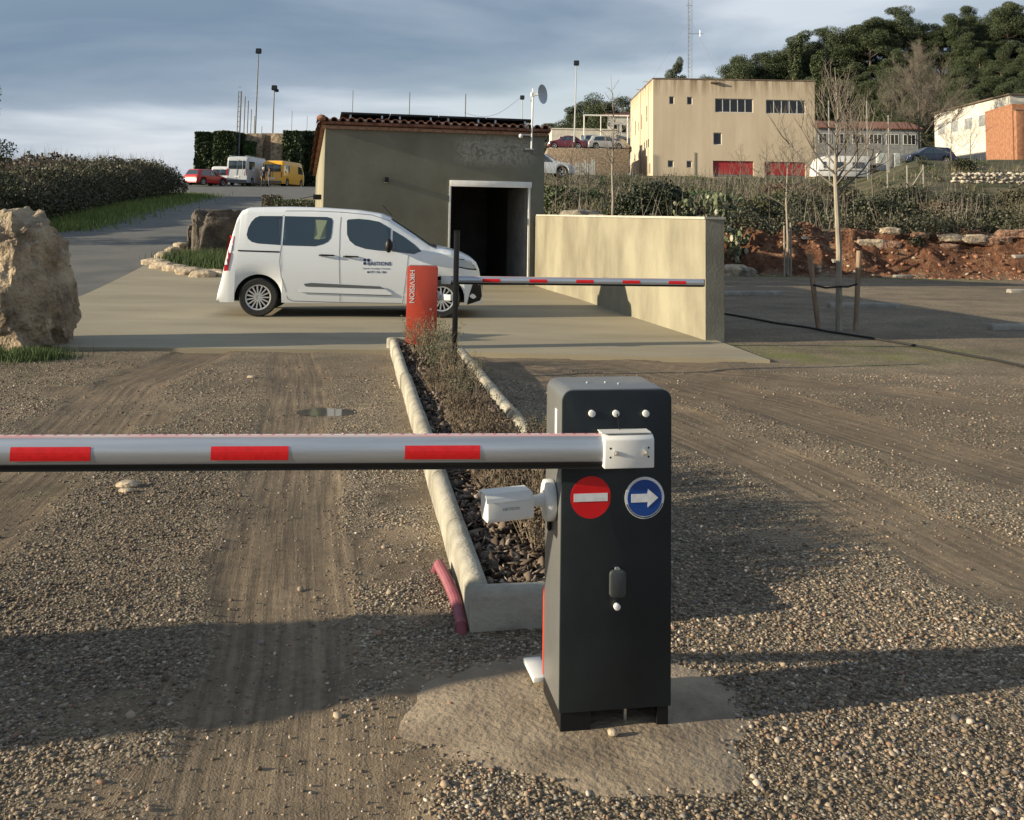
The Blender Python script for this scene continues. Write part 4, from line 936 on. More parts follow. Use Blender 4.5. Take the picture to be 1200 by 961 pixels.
vn.patch('seat_cover', [cc(*p) for p in ((436, 130), (480, 132), (478, 200), (452, 206), (434, 204))], mat('pale_green_cloth', (.22, .27, .18), rough=.5), van, (-1,), .0055)  # pale patch on the glass, painting the bright view seen through it
vn.strip('slide_rail', [cc(150, 252), cc(307, 255)], .022, m_black, van, (-1, 1), .006)
vn.patch('side_moulding', [cc(*p) for p in ((374, 400), (400, 372), (430, 370), (690, 380), (738, 408), (735, 415), (380, 407))], pw_, van, (-1, 1), .022)
vn.patch('moulding_insert', [cc(*p) for p in ((402, 375), (430, 371), (692, 382), (712, 392), (410, 385))], m_trim, van, (-1, 1), .026)
vn.strip('moulding_shadow_gap', [cc(374, 402), cc(400, 408), cc(735, 417)], .012, m_seal, van, (-1, 1), .003)
for cxx, cyy in ((485, 266), (577, 270)):
    x, z = cc(cxx, cyy)
    for sg in (-1, 1):
        y = vn.side(x, z); h = MB(); 
        h.tube([(x-.12, sg*(y+.005), z), (x-.09, sg*(y+.035), z+.005), (x+.09, sg*(y+.035), z), (x+.12, sg*(y+.005), z-.003)], .014, 8); h.build('door_handle', m_black, van)
vn.patch('tail_light', [cc(*p) for p in ((112, 196), (132, 197), (128, 250), (120, 300), (116, 327), (100, 330), (100, 290), (104, 240))], m_lred, van, (-1, 1), .008)
vn.patch('headlight_surround', [cc(*p) for p in ((984, 271), (1042, 279), (1066, 293), (1067, 318), (1030, 315), (988, 306))], m_black, van, (-1, 1), .004)
vn.patch('headlight', [cc(*p) for p in ((990, 275), (1040, 282), (1062, 296), (1062, 312), (1030, 310), (992, 302))], m_lclr, van, (-1, 1), .009)
vn.patch('bumper_grille', [cc(*p) for p in ((1052, 368), (1083, 366), (1089, 420), (1082, 436), (1030, 452), (1036, 420))], m_black, van, (-1, 1), .006)
vn.across('windscreen', cc(728, 122), cc(893, 226), .70, .80, m_glass, van)
vn.across('rear_window', cc(112, 230), cc(138, 118), .72, .66, m_glass, van)
vn.across('wiper_cowl', cc(893, 226), cc(908, 231), .80, .80, m_black, van, .01, 3)
mb = MB(); x0 = cc(1092, 0)[0]
mb.box(x0-.08, x0+.006, -.55, .55, .25, .55); mb.build('front_grille', m_black, van, .01)
for i in range(3): MB().box(x0-.3, x0-.02, -.60, .60, .25+.05*i, .26+.05*i)
for sg in (-1, 1):
    x, z = cc(722, 232); mm = MB().sphere((x+.0, sg*1.03, z+.03), .12, 14, (.55, .7, 1.0)).box(x-.02, x+.04, sg*.86 if sg > 0 else -.98, sg*.98 if sg > 0 else -.86, z-.04, z-.01); mm.build('wing_mirror', m_black, van, smooth=True)
x, z = cc(727, 110); x2, z2 = cc(686, 68); MB().tube([(x, -.05, z), (x2, -.05, z2)], .008, 6).build('aerial', m_black, van)
for xa in (arR[0], arF[0]):
    for sg in (-1, 1): wheel(van, xa, sg*.80, .318, sg)
TX = lambda px, py: Matrix.Translation((cc(px, py)[0], -vn.side(*cc(px, py))-.004, cc(px, py)[1])) @ Matrix.Rotation(R_(90), 4, 'X')
m_ink = mat('logo_blue', (.008, .022, .09), rough=.4); m_inkg = mat('print_pale', (.12, .15, .24), rough=.5)
text('BASTIONS', .085, TX(687, 296), m_ink, van, ext=.001, sx=1.0, bold=.0012)
for a, b_ in ((631, 282), (645, 282), (631, 295)):
    M_ = TX(a, b_); MB().box(-.022, .022, -.022, .022, 0, .0012, M_).build('logo_square', m_ink, van)
text('Sistemes Tecnologics i Domotics', .036, TX(676, 314), m_inkg, van, ext=.0006, sx=.95)
text('977 101 180', .052, TX(682, 328), m_ink, van, ext=.0008); M_ = TX(645, 328); MB().cyl(M_ @ Vector((0, 0, 0)), (0, -1, 0), .017, .001, 14).build('phone_mark', m_ink, van)

# --- simple vehicles farther away
def bgcar(loc, rz, L, Wd, H, kind, colr, nm, label, group='vehicles parked beyond the garage', cat='car', scale=1):
    if kind == 'van': top = [(-.5, .18), (-.495, .45), (-.485, .9), (-.47, .97), (-.42, 1), (.28, 1), (.33, .95), (.43, .56), (.48, .48), (.5, .35), (.5, .2)]; belt = .52
    elif kind == 'hatch': top = [(-.5, .25), (-.49, .5), (-.46, .62), (-.40, .9), (-.36, .97), (-.1, 1), (.06, .97), (.24, .66), (.42, .55), (.48, .45), (.5, .25)]; belt = .58
    else: top = [(-.5, .25), (-.49, .5), (-.47, .60), (-.34, .66), (-.22, .94), (-.05, 1), (.06, .97), (.22, .68), (.42, .58), (.48, .46), (.5, .25)]; belt = .6
    top = [(a*L, b_*H) for a, b_ in top]; r = .33 if kind != 'van' else .35
    xr, xf = -L*.29, L*.31; c = Car(L, Wd, top, .22, belt*H, H, [(xr, r, r*1.15), (xf, r, r*1.15)], wtop=.80 if kind != 'van' else .92, nose=.12, tailr=.04)
    root = empty(nm, loc, rz, label, cat, group); mt = paint(nm+'_'+colr[0], colr[1]); c.body(mt, root, 36)
    if kind == 'van':
        if colr[2]: c.patch('side_window', [(-L*.44, belt*H+.06), (-L*.2, belt*H+.06), (-L*.2, H*.83), (-L*.44, H*.83)], m_glass, root, (-1, 1))
        c.patch('cab_window', [(L*.16, belt*H+.02), (L*.385, belt*H+.02), (L*.32, H*.80), (L*.16, H*.84)], m_glass, root, (-1, 1))
        c.across('windscreen', (L*.335, 0), (L*.425, 0), Wd*.4, Wd*.42, m_glass, root)
        hw = Wd/2*.9
        for sg in (-1, 1): MB().box(-L/2-.012, -L/2+.03, min(sg*.04, sg*hw*.86), max(sg*.04, sg*hw*.86), H*.56, H*.84).build('rear_window', m_glass, root, .01)
        MB().box(-L/2-.01, -L/2+.02, -.012, .012, H*.18, H*.9).build('door_seam', m_seal, root)
        for sg in (-1, 1): MB().box(-L/2-.03, -L/2+.06, sg*Wd*.445-.05, sg*Wd*.445+.05, H*.33, H*.56).build('tail_light', m_lred, root)
        MB().box(-L/2-.10, -L/2+.1, -Wd*.46, Wd*.46, .28, .48).build('rear_bumper', m_trim, root, .02)
        MB().box(-L/2-.016, -L/2, -.26, .26, H*.27, H*.27+.12).build('number_plate', m_white, root)
    else:
        xs1 = -L*.36 if kind == 'hatch' else -L*.24
        c.patch('rear_side_window', [(xs1, belt*H+.04), (-L*.05, belt*H+.04), (-L*.05, H*.93), (xs1+L*.06, H*.90)], m_glass, root, (-1, 1))
        c.patch('front_side_window', [(-L*.035, belt*H+.04), (L*.17, belt*H+.03), (L*.08, H*.90), (-L*.035, H*.93)], m_glass, root, (-1, 1))
        c.across('windscreen', (L*.075, 0), (L*.225, 0), Wd*.36, Wd*.42, m_glass, root)
        if kind == 'hatch': c.across('rear_window', (-L*.455, 0), (-L*.395, 0), Wd*.42, Wd*.37, m_glass, root)
        else: c.across('rear_window', (-L*.335, 0), (-L*.235, 0), Wd*.42, Wd*.37, m_glass, root)
        c.patch('tail_light', [(-L*.488, H*.45), (-L*.45, H*.45), (-L*.45, H*.58), (-L*.48, H*.58)], m_lred, root, (-1, 1), .01)
        c.patch('headlight', [(L*.42, H*.42), (L*.482, H*.38), (L*.475, H*.45), (L*.43, H*.5)], m_lclr, root, (-1, 1), .01)
        MB().box(-L/2-.012, -L/2+.03, -.26, .26, H*.34, H*.42).build('number_plate', m_white, root)
    for xa in (xr, xf):
        for sg in (-1, 1): wheel(root, xa, sg*(Wd/2-.13), r, sg, 5)
    return root
def onT(px, Yd): d = ray(px, 250); t = Yd/d.y; x = d.x*t; return Vector((x, Yd, TZ(x, Yd)+.05))
bgcar(onT(240, 88), R_(62), 3.9, 1.7, 1.45, 'hatch', ('red', (.42, .02, .025)), 'parked_car', 'small red hatchback at the left end of the hedge car park')
bgcar(onT(264, 97), R_(90), 4.6, 1.8, 1.95, 'van', ('white', (.7, .7, .7), False), 'small_van', 'small white van behind the silver camper van', cat='van')
mh = bgcar(onT(290, 92), R_(84), 6.0, 2.05, 2.62, 'van', ('silver', (.46, .48, .5), True), 'camper_van', 'silver grey camper van with roof rails and rear ladder', cat='van')
MB().tube([(-3.05, -.55, .9), (-3.06, -.55, 2.6)], .02, 6).tube([(-3.05, -.9, .9), (-3.06, -.85, 2.6)], .02, 6).box(-2.9, 2, -.8, -.76, 2.63, 2.7).box(-2.9, 2, .76, .8, 2.63, 2.7).build('roof_rails', m_galv, mh)
bgcar(onT(332, 93), R_(80), 5.6, 2.0, 2.35, 'van', ('yellow', (.75, .38, .01), True), 'delivery_van', 'bright yellow delivery van parked by the ivy hedge', cat='van')
# box truck behind the thicket
tk = empty('box_truck', onT(231, 112), R_(98), 'grey box truck showing above the bramble at the road end', 'truck', 'vehicles parked beyond the garage')
MB().box(-2.4, 2.4, -1.15, 1.15, .9, 3.3).build('cargo_box', mat('box_grey', (.3, .34, .36), (.36, .4, .42), 3, .5), tk, .03)
MB().prism([(2.5, .5), (4.1, .5), (4.15, 1.3), (3.85, 2.4), (2.5, 2.45)], 'y', -1.0, 1.0).build('cab', m_white, tk, .05)
for xa in (-1.6, 3.2):
    for sg in (-1, 1): wheel(tk, xa, sg*.95, .42, sg, 5)
tk.scale = (.72,)*3
# cars on the terrace at the right of the garage and by the buildings
# ------------------------------------------------------------------ PEOPLE
def person(loc, rz, label, pose, c_top, c_leg, hat=None):
    J = dict(pel=(0, 0, .95), chest=(0, .02, 1.30), neck=(0, .02, 1.47), head=(0, .0, 1.62), top=(0, .0, 1.74),
             hl=(-.10, 0, .92), kl=(-.11, .03+pose*.1, .50), al=(-.11, -.02, .08), fl=(-.12, .14, .03),
             hr=(.10, 0, .92), kr=(.12, .02-pose*.08, .50), ar=(.13, -.06, .08), fr=(.14, .10, .03),
             sl=(-.19, 0, 1.40), el=(-.26, .02+pose*.1, 1.13), wl=(-.22, .14+pose*.2, .95), dl=(-.20, .2+pose*.2, .9),
             sr=(.19, 0, 1.40), er=(.25, -.02, 1.13), wr=(.24, .08, .88), dr=(.24, .11, .79))
    rad = dict(pel=.15, chest=.155, neck=.055, head=.10, top=.07, hl=.095, kl=.065, al=.045, fl=.04, hr=.095, kr=.065, ar=.045, fr=.04, sl=.06, el=.045, wl=.032, dl=.038, sr=.06, er=.045, wr=.032, dr=.038)
    K = list(J); E_ = [('pel', 'chest'), ('chest', 'neck'), ('neck', 'head'), ('head', 'top'), ('pel', 'hl'), ('hl', 'kl'), ('kl', 'al'), ('al', 'fl'), ('pel', 'hr'), ('hr', 'kr'), ('kr', 'ar'), ('ar', 'fr'), ('chest', 'sl'), ('sl', 'el'), ('el', 'wl'), ('wl', 'dl'), ('chest', 'sr'), ('sr', 'er'), ('er', 'wr'), ('wr', 'dr')]
    me = bpy.data.meshes.new('person'); me.from_pydata([J[k] for k in K], [(K.index(a), K.index(b_)) for a, b_ in E_], [])
    o = bpy.data.objects.new('person', me); col.objects.link(o)
    mo = o.modifiers.new('s', 'SKIN'); me.skin_vertices.new() if not me.skin_vertices else None
    for i, k in enumerate(K): me.skin_vertices[0].data[i].radius = (rad[k], rad[k]*.85); me.skin_vertices[0].data[i].use_root = (k == 'pel')
    o.modifiers.new('d', 'SUBSURF').render_levels = 1; o.modifiers['d'].levels = 1
    bpy.context.view_layer.update(); m2 = bpy.data.meshes.new_from_object(o.evaluated_get(bpy.context.evaluated_depsgraph_get())); bpy.data.objects.remove(o)
    o = bpy.data.objects.new('person', m2); col.objects.link(o); ms = mat('skin', (.42, .25, .17), rough=.6)
    m2.materials.clear(); m2.materials.append(ms); m2.materials.append(mat(*c_leg)); m2.materials.append(mat(*c_top))
    for p in m2.polygons:
        z = p.center.z; p.material_index = 0 if z > 1.47 or (abs(p.center.x) > .15 and z < .93 and z > .6) else (1 if z < .95 else 2); p.use_smooth = True
    hm = MB().sphere((0, -.015, 1.675), .112, 12, (1, 1.05, .9)).build('cap' if hat else 'hair', mat(*(hat or ('hair_dark', (.02, .014, .01)))), o, smooth=True)
    o.location = loc; o.rotation_euler = (0, 0, rz); return tag(o, label, 'person', 'people beside the vans')
person(onT(307, 86.5), R_(200), 'person in dark clothes and white cap beside the camper van', .6, ('cloth_navy', (.03, .035, .05)), ('cloth_black', (.02, .02, .025)), ('cap_white', (.7, .7, .68)))
person(onT(314, 86), R_(120), 'person in dark clothes, bareheaded, next to the yellow van', .2, ('cloth_charcoal', (.035, .03, .035)), ('cloth_slate', (.03, .04, .06)))

m_pole = mat('pole_grey', (.10, .11, .115), (.16, .17, .175), 5, .6)
# ------------------------------------------------------------------ BEIGE BUILDING
def WX(px, Yd): d = ray(px, 200); return d.x*Yd/d.y
def WZ(px, py, Yd): return D(px, py, Yd).z
m_beige = mat('beige_stucco', (.50, .415, .295), (.61, .515, .38), .35, .9, bump=.15, bscale=12, detail=10, stretch=(1, 1, .35), ramp=(.25, .7))
n, l = nodes_of(m_beige); b = n['Principled BSDF']; old = b.inputs['Base Color'].links[0].from_socket; tcg = n.new('ShaderNodeTexCoord'); sx_ = n.new('ShaderNodeSeparateXYZ'); l.new(tcg.outputs['Object'], sx_.inputs[0])
mpp = n.new('ShaderNodeMapping'); mpp.inputs['Scale'].default_value = (1.6, 1.6, .12); l.new(tcg.outputs['Object'], mpp.inputs[0])
mr = n.new('ShaderNodeMapRange'); mr.inputs[1].default_value = 8.2; mr.inputs[2].default_value = 10; l.new(sx_.outputs[2], mr.inputs[0])
stn = nmath('MULTIPLY', nmath('ADD', mr.outputs[0], .12, n, l), rmp(noi(1.0, 8, mpp.outputs[0], .7), (.42, 0.0), (.62, 1.0)), n, l); l.new(mixc(stn, old, (.24, .17, .11)), b.inputs['Base Color'])
m_frame = mat('window_frame_white', (.6, .6, .57), rough=.5); m_dglass = mat('dark_window', (.012, .014, .016), rough=.1)
m_rdoor = mat('red_metal_door', (.30, .018, .022), (.36, .03, .03), 1.5, .5); m_cap = mat('parapet_cap', (.10, .075, .055), (.2, .15, .1), 2, .9)
def window(parent, x0, x1, z0, z1, panes=1, y=0, frame=m_frame, glass=m_dglass, sill=True):
    """window on the local y=0 facade facing -y"""
    f = MB(); t = .07
    f.box(x0, x1, y-.03, y+.06, z1-t, z1).box(x0, x1, y-.03, y+.06, z0, z0+t)
    for i in range(panes+1):
        xm = x0+(x1-x0-t)*i/panes; f.box(xm, xm+t, y-.028, y+.058, z0+t, z1-t)
    w_ = f.build('window', frame, parent)
    MB().box(x0+.01, x1-.01, y-.005, y+.03, z0+.01, z1-.01).build('pane', glass, w_)
    if sill: MB().box(x0-.12, x1+.12, y-.12, y-.031, z0-.10, z0).build('sill', m_cap, w_)
    return w_
YB = 100.0; bx0 = WX(765, YB); bx1 = WX(955.5, YB); bzt = (WZ(765, 92, YB)+WZ(955, 96, YB))/2; bzb = WZ(860, 209, YB); bD = 19
bb_ = empty('office_building', (bx0, YB, bzb), 0, 'large beige three-storey building with flat roof, ribbon windows and two red doors', 'building')
bw = bx1-bx0; bh = bzt-bzb
def hole_wall(w_, h_, rects, th_, m, parent, name, M=None):
    xs_ = sorted({0, w_, *[r[0] for r in rects], *[r[1] for r in rects]}); zs_ = sorted({-2.0, h_, *[r[2] for r in rects], *[r[3] for r in rects]}); mb = MB()
    for i in range(len(xs_)-1):
        j = 0
        while j < len(zs_)-1:
            cxm = (xs_[i]+xs_[i+1])/2; k = j
            def hole(j): zm = (zs_[j]+zs_[j+1])/2; return any(r[0] < cxm < r[1] and r[2] < zm < r[3] for r in rects)
            if hole(j): j += 1; continue
            while k < len(zs_)-1 and not hole(k): k += 1
            mb.box(xs_[i], xs_[i+1], 0, th_, zs_[j], zs_[k], M); j = k
    return mb.build(name, m, parent)
bl = lambda px, py: (WX(px, YB)-bx0, WZ(px, py, YB)-bzb)
rc = []
def R4(x0, y0, x1, y1): a, c = bl(x0, y1); b_, d = bl(x1, y0); return (a, b_, c, d)
big = [R4(838, 116, 883, 131.5), R4(898, 117.5, 944.5, 133)]; small = [R4(784, 113, 790, 122), R4(805, 113.5, 811.5, 122.5), R4(836, 155.5, 846, 169.5), R4(782.5, 188, 789.5, 196), R4(804.5, 188.5, 811, 196.5)]
gd = [R4(835.5, 189, 883, 207.5), R4(896, 190, 944, 208.5)]
hole_wall(bw, bh, big+small+gd, .3, m_beige, bb_, 'front_wall')
MB().box(0, .3, .301, bD, -2, bh-.003).build('side_wall', m_beige, bb_); MB().box(bw-.3, bw, .301, bD, -2, bh-.003).build('side_wall', m_beige, bb_); MB().box(.31, bw-.31, bD-.3, bD, -2, bh-.003).build('back_wall', m_beige, bb_)
MB().box(.31, bw-.31, .31, bD-.31, bh-.6, bh-.4).build('roof', m_cap, bb_)
MB().box(-.06, bw+.06, -.06, bD+.06, bh+.001, bh+.12).build('parapet_cap', m_cap, bb_)
MB().box(.4, bw-.4, 1.5, 1.6, 0, bh-.7).build('inner_partition', m_dark, bb_)
for r in big: window(bb_, *r, 5, .14)
for r in small: window(bb_, *r, 1, .14)
for r in gd:
    o = MB(); nb2 = 6
    for i in range(nb2): o.box(r[0]+.02, r[1]-.02, .16+.01*(i % 2), .2, r[2]+.3+(r[3]-r[2]-.3)*i/nb2+.012, r[2]+.3+(r[3]-r[2]-.3)*(i+1)/nb2)
    g_ = o.build('garage_door', m_rdoor, bb_); MB().box(r[0]+.05, r[1]-.05, .14, .15, r[2]+.02, r[2]+.28).build('door_foot', m_dark, g_)
# side windows on the left flank
sideM = Matrix.Rotation(R_(-90), 4, 'Z')
for (yy0, z0, z1, w_) in ((4.2, 6.1, 7.9, .6), (8.2, 5.6, 7.4, .6), (13.5, 5.4, 7.2, .6), (2.6, 3.2, 4.2, .7), (4.2, 3.2, 4.2, .7), (5.9, 3.1, 4.1, .7), (7.8, 3.0, 4.0, .7), (14.0, 1.6, 3.4, .8), (11.0, 5.7, 6.8, .4), (3.0, .4, 1.6, .7), (1.6, .4, 1.6, .7)):
    g_ = MB().box(-.03, .0-.001, yy0, yy0+w_, z0, z1).build('window', m_frame, bb_); MB().box(-.036, -.031, yy0+.06, yy0+w_-.06, z0+.06, z1-.06).build('pane', m_dglass, g_)
for yy0 in (3.2, 9.5): MB().tube([(-.08, yy0, 0), (-.08, yy0, bh-.1)], .05, 6).box(-.6, 0, yy0-.03, yy0+.03, bh+.125, bh+.2).build('drain_pipe', m_beige, bb_)
x, z = bl(838, 96); MB().box(x-.5, x+.4, -.35, 0, z-.15, z-.02).build('floodlight', m_cap, bb_)
x, _ = bl(811, 190); MB().tube([(x+.25, -.05, 0), (x+.25, -.05, 2.6)], .03, 6).build('drain_pipe', m_cap, bb_)
# lattice mast
am = empty('antenna_mast', (WX(808, 112), 112, bzb), 0, 'tall thin lattice radio mast rising behind the beige building', 'mast')
tr = MB(); Hm = 26; q = .28
cs = [(q*math.cos(a), q*math.sin(a)) for a in (0, 2.094, 4.189)]
for c in cs: tr.tube([(c[0], c[1], 0), (c[0], c[1], Hm)], .022, 5)
for i in range(52):
    z = i*.5
    for k in range(3): tr.tube([(*cs[k], z), (*cs[(k+1) % 3], z+.5)], .011, 4)
tr.build('lattice', m_pole, am)
ant = MB().tube([(0, 0, 17.2), (1.6, 0, 17.2)], .03, 5).tube([(1.2, 0, 16.9), (1.2, 0, 17.6)], .03, 5).tube([(-.4, 0, 20.5), (.3, 0, 20.5)], .03, 5); ant.build('aerials', m_galv, am)
gy = MB()
for dx, dy in ((-9, -2), (7, -3), (1, 8)): gy.tube([(0, 0, 19), (dx, dy, 4)], .012, 4)
gy.build('guy_wires', m_galv, am)

# ------------------------------------------------------------------ OTHER BUILDINGS
def house(nm, px0, px1, pyt, pyb, Yd, depth, mwall, label, roofm=None, pitch=0.0, wins=(), rz=0, cat='building', eave=.3):
    x0, x1 = WX(px0, Yd), WX(px1, Yd); zb = WZ((px0+px1)/2, pyb, Yd); h_ = WZ((px0+px1)/2, pyt, Yd)-zb; w_ = x1-x0
    root = empty(nm, (x0, Yd, zb), rz, label, cat)
    hole_wall(w_, h_, [], .3, mwall, root, 'front_wall'); MB().box(0, .3, .301, depth, -3, h_-.003).box(w_-.3, w_, .301, depth, -3, h_-.003).box(.3, w_-.3, depth-.3, depth, -3, h_-.003).build('side_walls', mwall, root)
    rm = roofm or m_cap
    MB().prism([(-eave, h_+.002), (depth+eave, h_+.002), (depth+eave, h_+.14), (depth/2, h_+.14+pitch), (-eave, h_+.14)] if pitch else [(-eave, h_+.002), (depth+eave, h_+.002), (depth+eave, h_+.15), (-eave, h_+.15)], 'x', -eave, w_+eave).build('roof', rm, root)
    for (a, b_, c, d, n_) in wins: window(root, a*w_, b_*w_, c*h_, d*h_, n_, -.02, sill=False)
    return root
m_wall_w = mat('white_wash', (.5, .48, .42), (.64, .61, .55), 1.2, .9)
m_brick = mat('orange_brick', (.24, .11, .06), (.36, .175, .10), 3, .9, bump=.3, bscale=30)
m_grill = mat('grey_panels', (.18, .19, .20), (.3, .31, .31), 2, .8)
house('low_block', 956, 1080, 151, 175, 128, 9, m_grill, 'long low building with red tiled roof to the right of the beige building', m_tile, 1.3, [(.03+.16*i, .15+.16*i, .25, .75, 3) for i in range(6)])
hs_ = house('white_hall', 1186, 1260, 112, 165, 105, 19, m_wall_w, 'long white hall with brown roof edge above the brick shed', m_cap, 0, [])
for i in range(5): g_ = MB().box(-.03, -.001, 1.5+3.6*i, 3.6+3.6*i, 2.0, 3.5).build('window', m_frame, hs_); MB().box(-.036, -.031, 1.6+3.6*i, 3.5+3.6*i, 2.1, 3.4).build('pane', m_grill, g_)
house('brick_shed', 1188, 1250, 124, 182, 92, 6.8, m_brick, 'orange brick shed at the right edge of the view', m_brick, 0, [], rz=R_(-6), eave=.02)
o = MB()
xk = WX(1193, 91.9); 
pil = empty('brick_pillar', (xk, 91.0, WZ(1190, 182, 91)), 0, 'brick buttress with dark side standing against the orange shed', 'pillar'); MB().box(-.5, .4, 0, .5, -1, 4.2).build('pillar_shaft', m_brick, pil, .02); MB().box(-.55, .45, -.05, .55, 4.201, 4.3).build('pillar_cap', m_cap, pil)
house('white_bungalow', 646, 722, 152, 172, 124, 8, m_wall_w, 'low white flat-roofed building left of the beige building', m_wall_w, 0, [(.12, .2, .3, .6, 1), (.45, .62, .1, .7, 2), (.75, .88, .1, .7, 2)], eave=.1)
house('tiled_house', 712, 738, 136, 176, 130, 8, m_wall_w, 'small white house with red tile roof beside the beige building', m_tile, .9, [(.2, .45, .5, .75, 1), (.6, .85, .5, .75, 1), (.2, .45, .1, .35, 1), (.6, .85, .1, .35, 1)])
pg = empty('pergola', (WX(684, 117), 117, TZ(WX(684, 117), 117)), 0, 'thin pale pipe pergola frame over the parked cars', 'pergola')
hh_ = WZ(684, 135, 117)-pg.location.z; MB().tube([(0, 0, 0), (0, 0, hh_)], .07, 8).tube([(-.1, 0, hh_), (5.4, 0, hh_)], .09, 8).tube([(2, 0, 0), (2, 0, hh_)], .05, 8).tube([(5.2, 0, 0), (5.2, 0, hh_)], .05, 8).build('frame_tubes', m_white, pg)

# stone terrace wall with gate, steps
m_stonew = mat('rubble_stone', (.16, .12, .085), (.36, .28, .2), 5, .95, bump=.9, bscale=9, bdist=.1, detail=8)
x0, x1 = WX(641, 103), WX(737, 103); zb = WZ(690, 222, 103); zt = WZ(690, 174, 103)
tw_ = empty('terrace_wall', (x0, 103, zb), 0, 'rubble stone terrace wall carrying the parked cars', 'wall'); MB().box(0, x1-x0, 0, 14, -1.5, zt-zb).build('stonework', m_stonew, tw_, .05)
gt = empty('slatted_gate', (WX(661, 101.5), 101.5, zb), 0, 'weathered blue-grey slatted fence standing against the stone terrace wall', 'fence')
m_slat = mat('blue_grey_slat', (.30, .34, .34), (.5, .54, .52), 6, .8)
for i in range(14):
    MB().box(i*.235, i*.235+.15, 0, .04, .2, 2.1+.5*math.sin(i*.9)**2+(i/14)*.6).build('slat', m_slat, gt)
MB().box(0, 3.3, .045, .09, 1.1, 1.2).build('rail', m_slat, gt)
stp = empty('stone_steps', (WX(694, 100), 100, zb-.2), R_(0), 'short ochre masonry stair ramp beside slatted fence', 'steps')
MB().prism([(0, 0), (2.4, 0), (2.4, 1.9), (2.1, 1.9), (0, .25)], 'y', 0, 1.0).build('stair_wall', m_yrender, stp, .02)
MB().box(-.1, 2.1, 1.01, 1.8, 0, .3).box(.5, 2.1, 1.01, 1.8, .3, .6).box(1.1, 2.1, 1.01, 1.8, .6, .9).build('treads', m_yrender, stp)
def carat(px, Yd, z, *a, **k): return bgcar(Vector((WX(px, Yd), Yd, z)), *a, **k)
zt_ = zt+.02
carat(664, 105, zt_, R_(175), 4.2, 1.75, 1.45, 'saloon', ('maroon', (.10, .018, .035)), 'parked_car', 'dark maroon saloon on the stone terrace above the garage roof', group='cars on the stone terrace')
carat(709, 105, zt_, R_(8), 4.1, 1.75, 1.5, 'hatch', ('silvergrey', (.42, .44, .46)), 'parked_car', 'silver hatchback on the stone terrace near the beige building', group='cars on the stone terrace')
carat(690, 107, zt_, R_(95), 4.1, 1.75, 1.7, 'hatch', ('greygreen', (.22, .25, .24)), 'parked_car', 'grey car seen end on between maroon and silver cars', group='cars on the stone terrace')
carat(725, 109, zt_, R_(60), 4.0, 1.7, 1.5, 'hatch', ('purplegrey', (.10, .08, .12)), 'parked_car', 'dark violet car partly behind the silver hatchback', group='cars on the stone terrace')
p = Vector((WX(632, 60), 60, 0)); p.z = WZ(640, 208, 60); bgcar(p, R_(5), 4.2, 1.75, 1.5, 'hatch', ('white2', (.62, .66, .7)), 'parked_car', 'pale car nose showing beyond the right edge of the garage', group='cars on the stone terrace')
bgcar(Vector((WX(1087, 84), 84, WZ(1087, 193, 84))), R_(182), 4.3, 1.8, 1.5, 'hatch', ('navy', (.015, .022, .05)), 'parked_car', 'dark blue car on the slope below the brick shed', group='cars on the slope')
# caravan
cv = empty('caravan', (WX(958, 80), 80, WZ(990, 212, 80)), R_(2), 'white caravan with rounded front beside the beige building', 'caravan')
cl_w = WX(1021, 80)-WX(958, 80)
MB().prism([(0, .35), (cl_w, .35), (cl_w, 1.95), (cl_w-.1, 2.05), (.9, 2.05), (.35, 1.8), (.05, 1.2)], 'y', 0, 2.0).build('body', m_white, cv, .06)
for a, b_ in ((.5, .7), (1.5, 2.3), (2.9, 3.9)): MB().box(a, b_, -.02, -.001, 1.05, 1.55).build('window', m_glass, cv)
for sg in (0, 1): wheel(cv, cl_w*.5, .1+sg*1.8, .3, -1 if not sg else 1, 5)
MB().box(.1, cl_w-.1, -.012, -.002, .8, .88).build('stripe', m_trim, cv)
# electrical cabinets
for i, (a, b_, t) in enumerate(((1029, 1040, 180), (1041.5, 1047, 180), (1048, 1056, 180))):
    zb = WZ(a, 195.5, 82); ex = WX(a, 82); r = empty('utility_cabinet', (ex, 82, zb), 0, ['pale grey utility cabinet, left one beside the blue car', 'dark narrow utility cabinet between two pale ones', 'pale grey utility cabinet, right one nearest the blue car'][i], 'cabinet', 'utility cabinets on the slope')
    w_ = WX(b_, 82)-ex; mm = m_grill if i == 1 else mat('cabinet_pale', (.4, .43, .42), (.5, .53, .52), 3, .7); MB().box(0, w_, 0, .5, -.3, 1.15).build('cabinet_body', mm, r, .02)
    if i != 1: MB().box(.08, w_-.08, -.012, -.001, .08, 1.05).build('door', m_grill if i == 5 else m_slat, r)
# fence posts on the slope
m_gpost = mat('grey_post', (.22, .21, .19), (.33, .31, .28), 10, .9)
for i, (px, pyt, pyb, Yd) in enumerate(((1040, 180, 214, 60), (1063, 194, 214, 60), (1082, 193, 216, 60), (972, 118, 212, 62), (1042, 135, 180, 75), (1017, 118, 178, 78))):
    x = WX(px, Yd); zb = TZ(x, Yd)-.2; zt2 = WZ(px, pyt, Yd); g_ = MB().tube([(x, Yd, zb), (x, Yd, zt2)], .045, 6)
    o = g_.build('fence_post', m_gpost, None); tag(o, ['grey fence post left of the braced corner post', 'short grey post between tall post and braced post', 'grey corner post with slanting brace below the blue car', 'tall thin pole in front of the caravan', 'pale pole above the utility cabinets', 'tall pale pole right of the beige building'][i], 'post', 'posts on the slope')
    if i == 2: MB().tube([(x-.05, Yd, zt2-.3), (x-.7, Yd, zb+.3)], .035, 6).build('brace', m_gpost, o)
